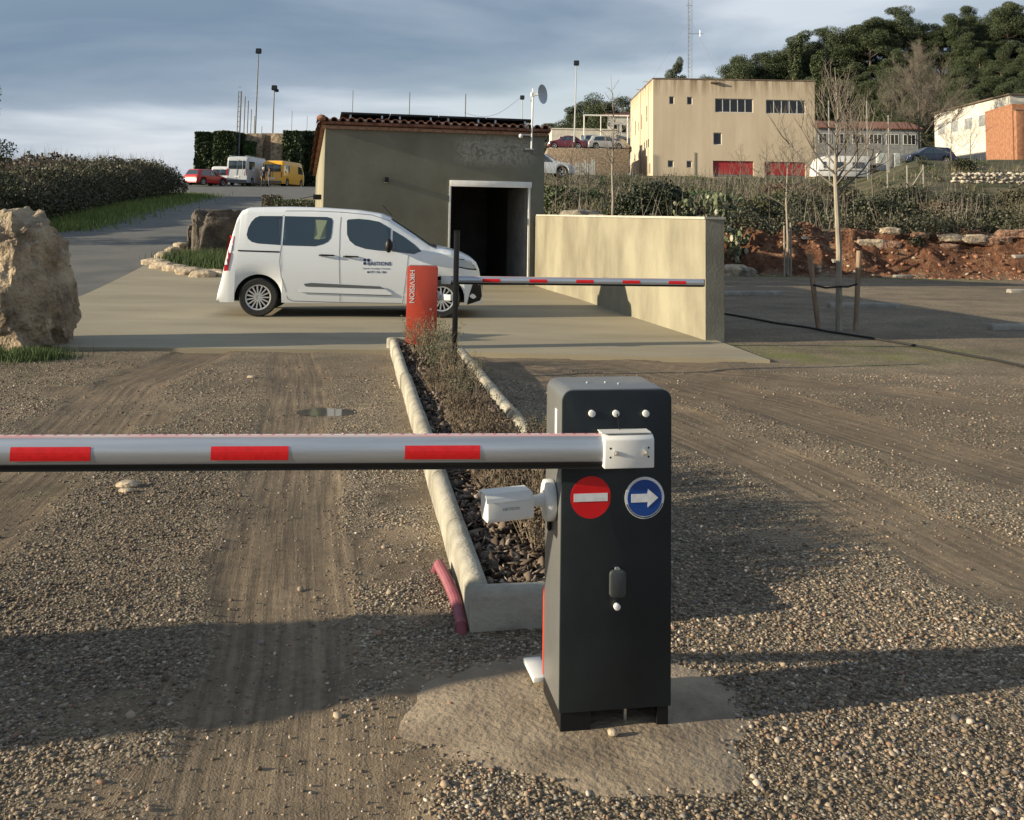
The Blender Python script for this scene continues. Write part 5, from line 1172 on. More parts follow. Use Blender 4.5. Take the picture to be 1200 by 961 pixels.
# low parapet wall in front of the beige building
pw0, pw1 = WX(752, 90), WX(1030, 90)
lw = empty('parapet_wall', (pw0, 90, TZ(20, 90)-.4), 0, 'long low brown wall at the foot of the beige building', 'wall'); MB().box(0, pw1-pw0, 0, .3, -1, WZ(860, 208.5, 90)-lw.location.z).build('wall_body', mat('brown_render', (.10, .08, .055), (.2, .16, .115), 3, .95), lw, .01)
# ------------------------------------------------------------------ MASTS AND POLES
m_pole = mat('pole_grey', (.10, .11, .115), (.16, .17, .175), 5, .6)
def lightmast(px0, pyb, px1, pyt, Yd, r, label, pale=False, double=False):
    a = D(px0, pyb, Yd); b_ = D(px1, pyt, Yd); a.z -= 1.5; root = empty('floodlight_mast', a, 0, label, 'light mast', 'floodlight masts'); m = m_galv if pale else m_pole
    v = b_-a; MB().tube([(0, 0, 0), v], [r, r*.6], 8).build('pole', m, root); s = r*3.2
    MB().box(v.x-s, v.x+s, -s*.8, s*.6, v.z-s*.3, v.z+s*1.6).build('lamp_head', m_black, root, s*.3); MB().box(v.x-s*.8, v.x+s*.8, -s*.83, -s*.81, v.z-s*.1, v.z+s*1.3).build('lamp_glass', m_dglass, root)
    if double: MB().box(v.x+s*.2, v.x+s*1.6, -s*.5, s*.5, v.z-s*.9, v.z+s*.2).build('lower_lamp', m_black, root, s*.2)
lightmast(299, 156, 303, 62, 112, .10, 'tallest dark floodlight mast rising behind the ivy hedge')
lightmast(319.5, 156, 321.5, 105, 116, .10, 'shorter floodlight mast with two lamps behind the stone pillars', double=True)
lightmast(673, 150, 675.5, 76, 104, .09, 'pale floodlight mast beside the low white building', pale=True)
lightmast(612, 160, 612, 116, 70, .05, 'small pale lamp mast showing above the garage solar panels', pale=True)
for i, (px, pyt, Yd, r) in enumerate(((276, 107, 108, .06), (279, 107, 108, .10), (284, 113, 112, .07), (288, 118, 116, .07), (292, 128, 122, .06), (296, 136, 126, .05), (305, 148, 118, .04), (340, 130, 110, .03), (374, 133, 100, .03), (411, 106, 95, .035), (478, 108, 95, .045), (544, 110, 95, .05), (358, 136, 112, .025))):
    x = WX(px, Yd); zb = float(TB(x, Yd)); zt2 = WZ(px, pyt, Yd); lab = ['slim ladder-like net pole, leftmost above the hedge', 'thick net pole, tallest above the ivy hedge', 'net pole third from the left above the hedge', 'net pole fourth from the left above the hedge', 'net pole fifth from the left above the hedge', 'net pole just left of the tallest floodlight mast', 'stub pole right of the tallest floodlight mast', 'faint thin pole above the right ivy hedge', 'faint thin pole beside the garage roof corner', 'thin pole above the left garage solar panel', 'thin pole above the middle of the garage roof', 'thin pole above the right garage solar panels', 'faint short pole just left of garage roof corner'][i]
    o = MB().tube([(x, Yd, zb), (x, Yd, zt2)], r, 6).build('net_pole', m_pole, None); tag(o, lab, 'pole', 'net poles around the sports ground')
    if i == 1:
        rg = MB()
        for k in range(20): rg.box(x-.32, x, Yd-.01, Yd+.01, zb+1+k*.55, zb+1.05+k*.55)
        rg.build('rungs', m_pole, o)
cbp = [D(544+i*6.5, 132+8*math.sin(i*math.pi/10)-i*1.7+10*math.sin(i*math.pi/10)*.4, 85) for i in range(11)]
tag(MB().tube(cbp, .018, 4).build('net_cable', m_pole, None), 'thin sagging cable over the right half of the garage roof', 'cable')

# ------------------------------------------------------------------ IVY HEDGE AND STONE PILLARS
m_leaf = mat('leaf', (1, 1, 1), None, rough=.6, attr='tone')
def hedge(px0, px1, pyt, pyb, Yd, depth, label, n=9000, lo=(.012, .022, .008), hi=(.05, .085, .022)):
    x0, x1 = WX(px0, Yd), WX(px1, Yd); zt2 = WZ((px0+px1)/2, pyt, Yd); zb = float(TB((x0+x1)/2, Yd))
    root = empty('ivy_hedge', ((x0+x1)/2, Yd+depth/2, zb), 0, label, 'hedge', 'ivy hedge sections'); hw = (x1-x0)/2; H_ = zt2-zb
    MB().box(-hw+.25, hw-.25, -depth/2+.25, depth/2-.25, 0, H_-.3).build('woody_core', mat('hedge_core', (.012, .016, .008), rough=.95), root)
    u = rng.random((n, 3)); f = rng.integers(0, 4, n); P = np.stack([(u[:, 0]*2-1)*hw, (u[:, 1]*2-1)*depth/2, u[:, 2]*H_], 1)
    P[f <= 1, 1] = -depth/2+np.abs(rng.normal(size=(f <= 1).sum()))*.15; k = f == 2; P[k, 2] = H_-np.abs(rng.normal(size=k.sum()))*.12; k = f == 3; P[k, 0] = np.sign(u[k, 0]-.5)*(hw-np.abs(rng.normal(size=k.sum()))*.12)
    P[:, 1] += -.35*fbm(P[:, 0], P[:, 2], .9, px0 % 7); P[:, 2] += .12*fbm(P[:, 0], P[:, 1], 1.5, 2)
    V, F = leafcloud(P, .3, asp=.8); npmesh('foliage', V, F, m_leaf, root, False, dict(tone=tint(n, lo, hi)))
hedge(227, 248, 155, 222, 108, 3, 'leftmost tall clipped ivy hedge block', 5000)
hedge(249, 274, 154, 222, 107, 3, 'wide ivy hedge block, second from the left', 6000, (.02, .035, .01), (.065, .10, .028))
hedge(275, 284, 157, 222, 109, 2.5, 'narrow dark ivy strip left of the stone pillars', 3000)
hedge(284, 296.5, 166, 222, 108.4, 1.0, 'ivy climbing the left stone pillar', 3000, (.02, .04, .01), (.06, .11, .03))
hedge(330, 352, 153.5, 222, 107, 3, 'ivy hedge block right of the stone pillars', 6000)
hedge(352, 380, 154, 222, 109, 3, 'rightmost ivy hedge block beside garage corner', 6000, (.01, .018, .007), (.035, .055, .018))
m_masonry = mat('pillar_masonry', (.17, .12, .075), (.46, .37, .26), 2.6, .95, bump=.9, bscale=14, bdist=.08, detail=6)
for i, (a, b_, Yd) in enumerate(((283, 306, 109.8), (316, 331, 109.6))):
    x0, x1 = WX(a, Yd), WX(b_, Yd); zt2 = WZ(a, 156, Yd); r = empty('stone_pillar', (x0, Yd, 4), 0, ['wide stone wall pillar between the ivy blocks, behind camper van', 'pale stone wall pillar above the yellow van'][i], 'pillar', 'stone pillars in the hedge')
    MB().box(0, x1-x0, 0, 2.5, 0, zt2-4).build('masonry', m_masonry, r, .06)
o = MB(); x0, x1 = WX(305, 111), WX(317, 111); r = empty('recess_wall', (x0, 111, 4), 0, 'shaded recessed stone wall between the two pillars', 'wall'); MB().box(0, x1-x0, 0, 2, 0, WZ(310, 156, 111)-4).build('masonry', m_stonew, r)

# ------------------------------------------------------------------ BRAMBLE THICKET (left)
def thicket(name, line, width, hfun, n, size, lo, hi, label, twigs=6000, kind='stuff', cat='bramble'):
    P = []; T0 = []; T1 = []
    L_ = [Vector(p) for p in line]
    t = rng.random(n)*(len(L_)-1); i = t.astype(int); f = t-i; A = np.array([tuple(p) for p in L_]); C = A[i]*(1-f[:, None])+A[i+1]*f[:, None]
    dv = A[np.minimum(i+1, len(A)-1)]-A[i]; dv /= np.linalg.norm(dv, axis=1)[:, None]; nrm = np.stack([-dv[:, 1], dv[:, 0]], 1)
    s = rng.random(n)*2-1; x = C[:, 0]+nrm[:, 0]*s*width/2; y = C[:, 1]+nrm[:, 1]*s*width/2
    H_ = hfun(x, y)*(1-.55*np.abs(s)**3)*(1+.22*fbm(x, y, .5, 4)+.14*fbm(x, y, 2.0, 6, 3)); z0 = TZv(x, y); q = rng.random(n)**.55
    P = np.stack([x, y, z0+H_*q], 1); V, F = leafcloud(P, size, asp=.7); g = .5+.5*fbm(x, y, .3, 9); tn = np.repeat(rng.random(n)*.5+g*.5, 4)[:, None]
    col_ = np.array(lo)*(1-tn)+np.array(hi)*tn; col_ = np.concatenate([col_, np.ones((4*n, 1))], 1)
    m = max(1, twigs); j = rng.integers(0, n, m); B = P[j].copy(); B[:, 2] = z0[j]+H_[j]*.6; tipv = B+np.stack([rng.normal(size=m)*.25, rng.normal(size=m)*.25, H_[j]*(.25+.35*rng.random(m)**2)], 1); w_ = np.array([.012, 0, 0])
    V2 = np.stack([B-w_, B+w_, tipv, tipv-w_*.3], 1).reshape(-1, 3); F2 = np.arange(4*m).reshape(m, 4)+4*n
    c2 = np.tile(np.array([[.075, .055, .04, 1]]), (4*m, 1)); o = npmesh(name, np.concatenate([V, V2]), np.concatenate([F, F2]), m_leaf, None, False, dict(tone=np.concatenate([col_, c2]))); return tag(o, label, cat, kind=kind)
rl = [Vector(p) for p in rdL[3:]]
line = [(p.x-3.6, p.y) for p in rl]; line[-1] = (rl[-1].x-2.5, rl[-1].y-2); line = [(line[0][0]-3.0, line[0][1]-8)]+line
thicket('bramble_thicket', line, 5.0, lambda x, y: 1.75+.55*sm(36, 56, y), 100000, .12, (.020, .030, .010), (.085, .085, .035), 'long dark bramble thicket along the left side of the road', 9000)
thicket('bramble_thicket', [(p[0]-5, p[1]-1) for p in line], 5.0, lambda x, y: 1.7+.8*sm(36, 56, y), 26000, .2, (.03, .03, .015), (.10, .075, .045), 'brownish dry brushwood behind the roadside bramble', 6000, cat='brushwood')
vg = []
for a, b_ in zip(rl[:-1], rl[1:]):
    for k in range(12): q = a.lerp(b_, k/12); vg.append((q.x-.9, q.y, .45+.01*q.y))
weeds('verge_grass', vg, 30000, .26, .02, (.09, .13, .03), (.20, .25, .06), 'bright green grass verge along the left road edge', .6, .5)  # blade colours lightened to carry the sun the thicket blocks
# hedge and sign block behind the van at the road side
p = GT(318, 246); 
b1 = empty('clipped_bush', (p.x, p.y, p.z), 0, 'square clipped olive bush at the road side behind the van', 'bush')
def bush(root, hw, hd, H_, n, s, lo, hi):
    MB().box(-hw*.7, hw*.7, -hd*.7, hd*.7, 0, H_*.75).build('stems', m_twig, root)
    P = (rng.random((n, 3))*2-1); r = np.maximum(.75, np.abs(P).max(1)); P = P/np.abs(P).max(1)[:, None]*(.82+.2*rng.random((n, 1))); P[:, 2] = (P[:, 2]+1)/2
    P = P*np.array([hw, hd, H_])+rng.normal(size=(n, 3))*.03; V, F = leafcloud(P, s, asp=.6); npmesh('leaves', V, F, m_leaf, root, False, dict(tone=tint(n, lo, hi)))
bush(b1, .42, .4, .75, 1500, .09, (.05, .045, .025), (.11, .10, .055))
p = GT(349, 247); b2 = empty('low_hedge', (p.x, p.y, p.z), 0, 'low green hedge between clipped bush and garage corner', 'hedge'); bush(b2, 1.1, .6, .55, 3000, .09, (.03, .045, .015), (.09, .11, .04))

# distant hill
V = []; F = []; m_far = mat('distant_forest', (.035, .055, .075), (.055, .078, .10), .02, .95)  # haze of distance put into the base colour as blue
nxh = 70
for j, (Yd, s) in enumerate(((1500, 0.0), (1560, .55), (1700, 1.0), (1900, .9), (2300, 0))):
    for i in range(nxh):
        px = -700+i*(1150/(nxh-1)); x = WX(px, Yd); hpx = 58-(abs(px-20)/110)**1.5*9+3*math.sin(px*.03)+2*math.sin(px*.11+1); V.append((x, Yd, 1.6+max(0, hpx)*1700/1150*s-(8 if s == 0 else 0)))
for j in range(4):
    for i in range(nxh-1): F.append((j*nxh+i, j*nxh+i+1, (j+1)*nxh+i+1, (j+1)*nxh+i))
tag(npmesh('distant_hills', V, F, m_far, None, True), kind='structure')

# ------------------------------------------------------------------ TREES
def branch_tree(trunk_h, H_, spread, r0, levels, nb1, up=.6, seed=1, segs=4, droop=0, twign=5, firstlim=.35):
    rd = random.Random(seed); trunk = MB(); crown = MB()
    top = Vector((rd.uniform(-.1, .1), rd.uniform(-.1, .1), H_*.97)); tp = [Vector((0, 0, -.1)), Vector((.02, .01, trunk_h*.5)), Vector((-.02, .02, trunk_h)), Vector((.03, 0, trunk_h+(H_-trunk_h)*.5)), top]
    trunk.tube(tp, [r0, r0*.8, r0*.62, r0*.35, r0*.06], 8)
    def grow(p, d, L, r, lev):
        n = segs; pts = [p]; q = p.copy(); dd = d.copy()
        for k in range(n):
            dd = (dd+Vector((rd.gauss(0, .16), rd.gauss(0, .16), rd.gauss(0, .10)+up*.16))).normalized(); q = q+dd*L/n; pts.append(q.copy())
        crown.tube(pts, [r*(1-.8*k/n) for k in range(n+1)], 5 if r > .015 else 3, False)
        if lev > 0:
            for k in range(twign):
                t = rd.uniform(.25, .98); j = min(n-1, int(t*n)); b_ = pts[j].lerp(pts[j+1], t*n-j); ax = dd.orthogonal().normalized(); ax.rotate(Matrix.Rotation(rd.uniform(0, 6.28), 3, dd) if False else Matrix.Rotation(rd.uniform(0, 6.28), 3, 'Z')); nd = ((pts[j+1]-pts[j]).normalized()*.9+ax*rd.uniform(.5, .9)).normalized()
                grow(b_, nd, L*rd.uniform(.4, .62), r*.5, lev-1)
    for i in range(nb1):
        t = firstlim+(1-firstlim)*i/nb1; z = trunk_h*(1-.12)+(H_-trunk_h)*.92*(i/nb1)**1.1; a = i*2.4+rd.uniform(-.4, .4); f = 1-.75*i/nb1
        s_ = (z-trunk_h)/(H_-trunk_h); base = Vector((0, 0, z)); el = rd.uniform(.35, .75)+.5*s_; d = Vector((math.cos(a)*math.cos(el), math.sin(a)*math.cos(el), math.sin(el)))
        grow(base, d, spread*f*rd.uniform(.8, 1.15), r0*.30*f+.004, levels)
    return trunk, crown
m_barkp = mat('pale_bark', (.20, .175, .135), (.32, .285, .225), 14, .9, stretch=(1, 1, .2)); m_barkd = mat('grey_brown_twigs', (.095, .08, .066), (.155, .135, .112), 6, .9)
m_bark = mat('bark', (.10, .075, .055), (.18, .14, .1), 8, .9)
def baretree(name, loc, label, trunk_h, H_, spread, r0, levels, nb1, seed, mt, mc, tw=5, group=None, up=.6):
    root = empty(name, loc, 0, label, 'tree', group); t, c = branch_tree(trunk_h, H_, spread, r0, levels, nb1, up, seed, twign=tw); t.build('trunk', mt, root, smooth=True); c.build('crown', mc, root); return root
def stakes(base, offs, hts, label, thick=.035, lean=.0):
    pass
tp = G(983, 388); k = tp.y/1150
baretree('young_tree', (tp.x, tp.y, 0), 'leafless young tree held between two wooden stakes on the gravel', (388-205)*k, (388-70)*k, 1.25, .055, 2, 22, 11, m_barkp, m_barkd, 5, up=1.3)
m_stake = mat('stake_wood', (.16, .11, .07), (.30, .22, .15), 10, .9, stretch=(1, 1, .2))
for i, (bx_, tx_, ty_) in enumerate(((960, 948.5, 297), (1002, 1007, 294))):
    a = G(bx_, 387); b_ = D(tx_, ty_, a.y+.05); r = empty('tree_stake', (a.x, a.y, 0), 0, ['round wooden stake left of the young tree, leaning outward', 'round wooden stake right of the young tree'][i], 'stake', 'stakes of the young tree'); MB().tube([(0, 0, -.1), b_-a], [.036, .042], 10).build('stake_pole', m_stake, r)
a = D(952.5, 334, tp.y-.03); b_ = D(1004.5, 333, tp.y-.02); c = D(983, 336, tp.y-.07)
tag(MB().tube([a, a.lerp(c, .5)+Vector((0, 0, -.03)), c, c.lerp(b_, .5)+Vector((0, 0, -.02)), b_], .016, 6).build('tree_tie', m_rub, None), 'black rubber tie linking the young tree to its stakes', 'tie')
# second planted tree at the bank foot
tp2 = G(923, 323.5); k = tp2.y/1150
baretree('young_tree', (tp2.x, tp2.y, 0), 'slender leafless tree with two pale stakes at the foot of the red bank', 2.3, (323-150)*k, 1.5, .05, 2, 18, 23, m_barkp, m_barkd, 5, up=.9)
for i, bx_ in enumerate((919.5, 927)):
    a = G(bx_, 324); MB_ = MB().tube([(a.x, a.y, -.1), (a.x, a.y, 1.65 if i else 1.55)], .03, 8).build('tree_stake', m_barkp, None); tag(MB_, ['pale stake left of the slender tree by the red bank', 'pale stake right of the slender tree by the red bank'][i], 'stake', 'stakes of the slender tree')
def pxtree(name, px, pyb, pyt, Yd, label, sp, r0, lv, nb1, seed, mt, mc, tw=5, group=None, up=.7, th=.35):
    x = WX(px, Yd); z = TZ(x, Yd)-.1; H_ = WZ(px, pyt, Yd)-z; return baretree(name, (x, Yd, z), label, H_*th, H_, sp, r0, lv, nb1, seed, mt, mc, tw, group, up)
pxtree('bare_sapling', 718, 250, 82, 34, 'tall slender pale sapling rising above the boundary wall', 1.2, .055, 1, 22, 31, m_barkp, m_barkd, 4, 'bare saplings on the slope')
for i, (px, pyt, Yd, sp, sd_) in enumerate(((868, 165, 66, 1.0, 41), (898, 160, 62, 1.2, 42), (929, 145, 56, 1.5, 43), (1003, 125, 70, 1.6, 44), (957, 150, 64, 1.3, 45), (1138, 145, 78, 2.4, 46), (1115, 155, 76, 2.0, 47), (1022, 168, 54, 1.5, 48))):
    pxtree('bare_sapling', px, 0, pyt, Yd, ['small bare sapling in front of the left red door', 'small bare sapling between the two red doors', 'bare sapling in front of the right red door', 'bare tree with thin crown right of the caravan', 'bare tree at the right corner of the beige building', 'dark bare tree before the white hall, right one', 'dark bare tree before the white hall, left one', 'low bare tree on the slope left of the utility cabinets'][i], sp, .05, 2, 14, sd_, m_barkd, m_barkd, 5, 'bare saplings on the slope')
pxtree('bare_tree', 1078, 190, 52, 104, 'big round leafless tree below the pine wood', 5.2, .18, 3, 34, 51, m_barkd, m_barkd, 8, None, .5, .2)
for i, (px, Yd, pyt) in enumerate(((652, 40, 178), (668, 44, 165), (690, 60, 160))):
    pxtree('bare_bush', px, 0, pyt, Yd, ['bare reddish bush just right of the garage edge', 'bare arching bush before the stone terrace', 'thin bare bush before the slatted fence'][i], 1.6, .04, 2, 10, 61+i, m_barkd, m_barkd, 5, 'bare bushes beyond the boundary wall', .3, .2)

# pines
def pine_proto(seed, H_=11, R0=3.2, narrow=False):
    rd = np.random.default_rng(seed); root = empty('pine_tree', (0, 0, -80)); th_ = H_*.42
    MB().tube([(0, 0, -.5), (.15, .1, H_*.3), (-.1, .2, H_*.6), (0, 0, H_*.92)], [.22, .17, .11, .03], 7).build('trunk', m_bark, root, smooth=True)
    P = []; lb = MB()
    for k in range(38 if not narrow else 20):
        z = H_*(.22+.74*rd.random()); t = (z/H_-.22)/.74; rr = (R0*(1-.75*t**1.6)*(.35+.65*rd.random())) if not narrow else .35; a = rd.random()*6.283; c = np.array([math.cos(a)*rr, math.sin(a)*rr, z]); s = np.array([1.15, 1.15, .6])*(.75+.6*rd.random())*(1.0 if not narrow else .45)
        if narrow: s = np.array([.38, .38, 1.0])
        m = 780; u = rd.normal(size=(m, 3)); u /= np.linalg.norm(u, axis=1)[:, None]; u *= (.55+.5*rd.random((m, 1))); P.append(c+u*s)
        lb.tube([(0, 0, z-.8), tuple(c)], [.06, .02], 4, False)
    P = np.concatenate(P); lb.build('limbs', m_bark, root)
    V, F = leafcloud(P, .19, asp=.38, up=.5); n = len(P); t = np.repeat(rd.random(n), 4)[:, None]; h = np.repeat(np.clip((P[:, 2]/H_-.4), 0, 1), 4)[:, None]
    c = np.array((.014, .026, .009))*(1-t)+np.array((.060, .082, .026))*t; npmesh('crown', V, F, m_leaf, root, False, dict(tone=np.concatenate([c, np.ones((4*n, 1))], 1))); return root
PR = [pine_proto(100+i, 11+i % 3, 3.0+.4*(i % 3)) for i in range(5)]+[pine_proto(120, 9, 1, True)]
PU = set()
def put_pine(i, x, y, s, label, group, cat='tree', dz=0, name=None):
    o = PR[i] if i not in PU else copy_tree(PR[i]); PU.add(i); o.location = (x, y, TZ(x, y)-.2+dz); o.scale = (s, s, s*random.uniform(.92, 1.1)); o.rotation_euler = (0, 0, random.uniform(0, 6.28)); tag(o, label, cat, group); return o
# skyline of the wood, from left to right: (px, py of the tree top, distance)
sky_ = [(826, 78, 205), (858, 66, 205), (868, 70, 198), (884, 62, 205), (898, 58, 200), (912, 60, 205), (925, 55, 200), (940, 52, 205), (955, 47, 200), (968, 44, 206), (985, 36, 200), (1002, 32, 206), (1020, 18, 198), (1038, 16, 204), (1056, 16, 198), (1075, 26, 204), (1090, 32, 198), (1105, 30, 204), (1122, 15, 196), (1138, 16, 204), (1152, 18, 198), (1168, 14, 203), (1184, 10, 196), (1200, 8, 202), (1218, 8, 198), (1240, 6, 200)]
for i, (px, pyt, Yd) in enumerate(sky_):
    x = WX(px, Yd); z = TZ(x, Yd); s = (WZ(px, pyt, Yd)-z)/11.5; k = i % 5
    # keep full-size trees: raise onto the slope, cap the scale
    put_pine(k, x, Yd, min(max(s, .7), 1.6), 'dark green pine in the skyline row of the wood on the hill', 'pines of the hill wood')
for i, (px, pyt, Yd) in enumerate(sky_):
    x = WX(px+9, 212); z = TZ(x, 212); put_pine((i*3+1) % 5, x, 212, min(max((WZ(px, pyt+7, 212)-z)/11.5, .7), 1.6), 'dark green pine in the skyline row of the wood on the hill', 'pines of the hill wood')
for i in range(112):
    Yd = random.uniform(138, 196); t = random.random(); px = 905+t*330
    if Yd < 160 and px < 1050: Yd += 22
    x = WX(px, Yd); put_pine(i % 5, x, Yd, random.uniform(.65, 1.0), 'dark green pine on the hillside below the skyline row', 'pines of the hill wood')
for i, (px, pyt, Yd) in enumerate(((933, 46, 196), (939, 48, 198), (961, 50, 170), (967, 48, 170))):
    x = WX(px, Yd); z = TZ(x, Yd); o = put_pine(5, x, Yd, (WZ(px, pyt, Yd)-z)/9.3, ['slim cypress, leftmost spire on the hill skyline', 'slim cypress, second spire on the hill skyline', 'dark cypress among the pines, left of its pair', 'dark cypress among the pines, right of its pair'][i], 'cypresses on the hill'); o.name = 'cypress_tree'
for i, (px, pyt, Yd, k) in enumerate(((690, 97, 135, 0), (706, 104, 132, 3), (730, 107, 140, 1), (678, 120, 138, 2), (647, 150, 150, 4), (662, 148, 148, 1), (792, 82, 150, 2), (827, 77, 152, 0), (652, 155, 152, 3))):
    x = WX(px, Yd); z = TZ(x, Yd); put_pine(k, x, Yd, (WZ(px, pyt, Yd)-z)/12, ['tall broad pine behind the low white building', 'pine just right of the tall broad pine', 'pine touching the left corner of the beige building', 'lower pine left of the tall broad pine', 'small far pine left of the low white building', 'small far pine above the white building roof', 'pine top showing over the beige roof left of the mast', 'pine top showing over the beige roof right of the mast', 'far pine at the right of the garage roof'][i], 'pines behind the buildings').scale.xy = ((1, 1) if i not in (6, 7) else (.6, .6))
# tree reaching in from the left edge
x, Yd = WX(-52, 30), 30; o = put_pine(3, x, Yd, .52, 'pine branches reaching in at the left edge of the view', 'pines behind the buildings')

# ------------------------------------------------------------------ SLOPE SCRUB, ROCKS, STONES
def scatter(name, n, xr, yr, fn, size, lo, hi, label, cat, blade=False, h=.5, seed=0, squash=.6, clump=.35, per=22, wd_=.012):
    x = rng.uniform(*xr, n); y = rng.uniform(*yr, n); k = (rng.random(n) < fn(x, y)); x, y = x[k], y[k]; m = len(x); z = TZv(x, y)
    if blade:
        P = np.repeat(np.stack([x, y, z], 1), per, 0); P[:, :2] += rng.normal(size=(m*per, 2))*clump; P[:, 2] = TZv(P[:, 0], P[:, 1]); V, F = blades(P, h, wd_, .5); tn = np.repeat(rng.random(m), per); tn = np.clip(tn*.6+.4*rng.random(m*per), 0, 1); q = 3
    else:
        s = (.5+.8*rng.random(m))*clump; u = rng.normal(size=(m*per, 3)); u /= np.linalg.norm(u, axis=1)[:, None]; u *= rng.random((m*per, 1))**.4; u[:, 2] = np.abs(u[:, 2])*squash*2
        P = np.repeat(np.stack([x, y, z], 1), per, 0)+u*np.repeat(s, per)[:, None]; V, F = leafcloud(P, size, asp=.7); tn = np.clip(np.repeat(rng.random(m), per)*.6+.4*rng.random(m*per), 0, 1); q = 4
    tn = np.repeat(tn, q)[:, None]; c = np.array(lo)*(1-tn)+np.array(hi)*tn; return tag(npmesh(name, V, F, m_leaf, None, False, dict(tone=np.concatenate([c, np.ones((len(c), 1))], 1))), label, cat, kind='stuff')
notb = lambda x, y: (x > .03*y)*(1-.85*(x/y > .33)*(y > 45))*1.0
scatter('dry_grass', 4200, (1, 70), (32.6, 70), lambda x, y: notb(x, y)*(.30+.9*fbm(x, y, .17, 3)), .1, (.075, .07, .04), (.19, .165, .095), 'dry straw coloured grass covering the slope above the red bank', 'grass', True, .42, per=26, clump=.35, wd_=.018)
scatter('slope_scrub', 3600, (1, 62), (32.8, 74), lambda x, y: notb(x, y)*(.22+1.3*fbm(x, y, .22, 8))*(1-.75*(x < 25)*(y > 50)), .10, (.034, .034, .018), (.11, .10, .055), 'grey-green scrub bushes covering the slope above the bank', 'scrub', per=150, clump=.62)
scatter('green_ground_cover', 1500, (3, 36), (34, 88), lambda x, y: notb(x, y)*(.40+.9*fbm(x, y, .12, 12)), .10, (.026, .042, .014), (.08, .10, .036), 'fresh green ground cover below the beige building', 'ground cover', per=120, clump=.7, squash=.35)
scatter('bank_top_brush', 620, (3, 40), (31.9, 36.5), lambda x, y: notb(x, y)*np.clip(.35+1.1*fbm(x, y, .45, 5), 0, 1), .09, (.025, .03, .015), (.08, .075, .04), 'bushes hanging over the top edge of the red bank', 'scrub', per=190, clump=.55)
scatter('hill_scrub', 1500, (18, 140), (112, 215), lambda x, y: .8+0*x, .35, (.03, .035, .015), (.11, .095, .05), 'low scrub between the pines on the hillside', 'scrub', per=50, clump=1.7)
scatter('dead_twigs', 750, (2, 60), (33, 78), lambda x, y: notb(x, y)*.6, .1, (.10, .08, .065), (.20, .17, .14), 'leafless brown twigs standing through the slope scrub', 'brush', True, 1.15, per=14, clump=.4, wd_=.014)
# rocks exposed in the bank and piles above the wall
rs = [(648, 232, 33, .5, 'pale rock above the garden wall next to the garage', 0), (662, 243, 32.6, .4, 'low pale rock resting behind the wall, near the garage', 0), (680, 226, 34, .6, 'rounded grey rock left of the pale sapling', 1), (700, 238, 33, .45, 'pinkish rock beneath the pale sapling', 0), (709, 246, 32.4, .35, 'pink rock lowest beside the pale sapling', 0), (762, 248, 33, .35, 'small grey rock among dark bushes behind the wall', 1),
      (862, 315, 30.4, .34, 'pale boulder at the bank foot beside the wall end', 0), (873, 317, 30.3, .28, 'grey boulder at the bank foot, right of the pale one', 1)]
for i, (px, py, Yd, s, lab, g_) in enumerate(rs):
    x = WX(px, Yd); o = rock('rock', (x, Yd, TZ(x, Yd)+s*.25), (s*1.25, s, s*.72), (m_rockP, m_rockB)[g_], 40+i, 4, .22, 1.2, .7, i, rough=.5); tag(o, lab, 'rock', 'rocks on the bank')
ncl = 5200; xc = rng.uniform(5, 34, ncl); yc = rng.uniform(30.2, 32.9, ncl); pc_ = np.array([(.17, .075, .042), (.24, .115, .066), (.10, .05, .034), (.33, .27, .2), (.28, .155, .10)])
tag(pebbles('bank_rubble', np.stack([xc, yc, TZv(xc, yc)], 1), .02+.09*rng.random(ncl)**4.5, pc_[rng.choice(5, ncl, p=[.32, .25, .2, .08, .15])]*(.8+.4*rng.random((ncl, 1))), m_peb), 'reddish clods and rubble covering the earth bank', 'rubble', kind='stuff')
for i in range(22):
    px = random.uniform(1010, 1300); Yd = 31.9; x = WX(px, Yd)+random.uniform(-.3, .3); s = random.uniform(.22, .5); o = rock('bank_rock', (x, Yd+.2, random.uniform(.6, 1.45)), (s*.95, s*.45, s*.32), m_rockP if i % 3 == 0 else mat('rock_reddish', (.2, .11, .07), (.36, .22, .15), 4, .9, bump=.9, bscale=12, bdist=.05), 60+i, 4, .22, 1.2, .6, 0, rough=.6); tag(o, 'weathered limestone block sticking out of the upper red bank', 'rock', 'limestone blocks in the red bank')
# dry stone wall, upper right
dw = empty('dry_stone_wall', (0, 0, 0), 0, 'tumbled pale dry stone wall on the slope at the upper right', 'wall')
P = []
for px in np.arange(1118, 1225, 1.9):
    for r in range(3):
        x = WX(px+random.uniform(-.6, .6), 58); z = WZ(px, 213-r*4.2+random.uniform(-1, 1), 58); P.append((x, 58+random.uniform(-.1, .1), z))
P = np.array(P); o = pebbles('stones', P, .12+.1*rng.random(len(P)), np.array([(.42, .37, .3)])*(.7+.5*rng.random((len(P), 1))), m_peb); o.parent = dw; o['kind'] = 'stuff'
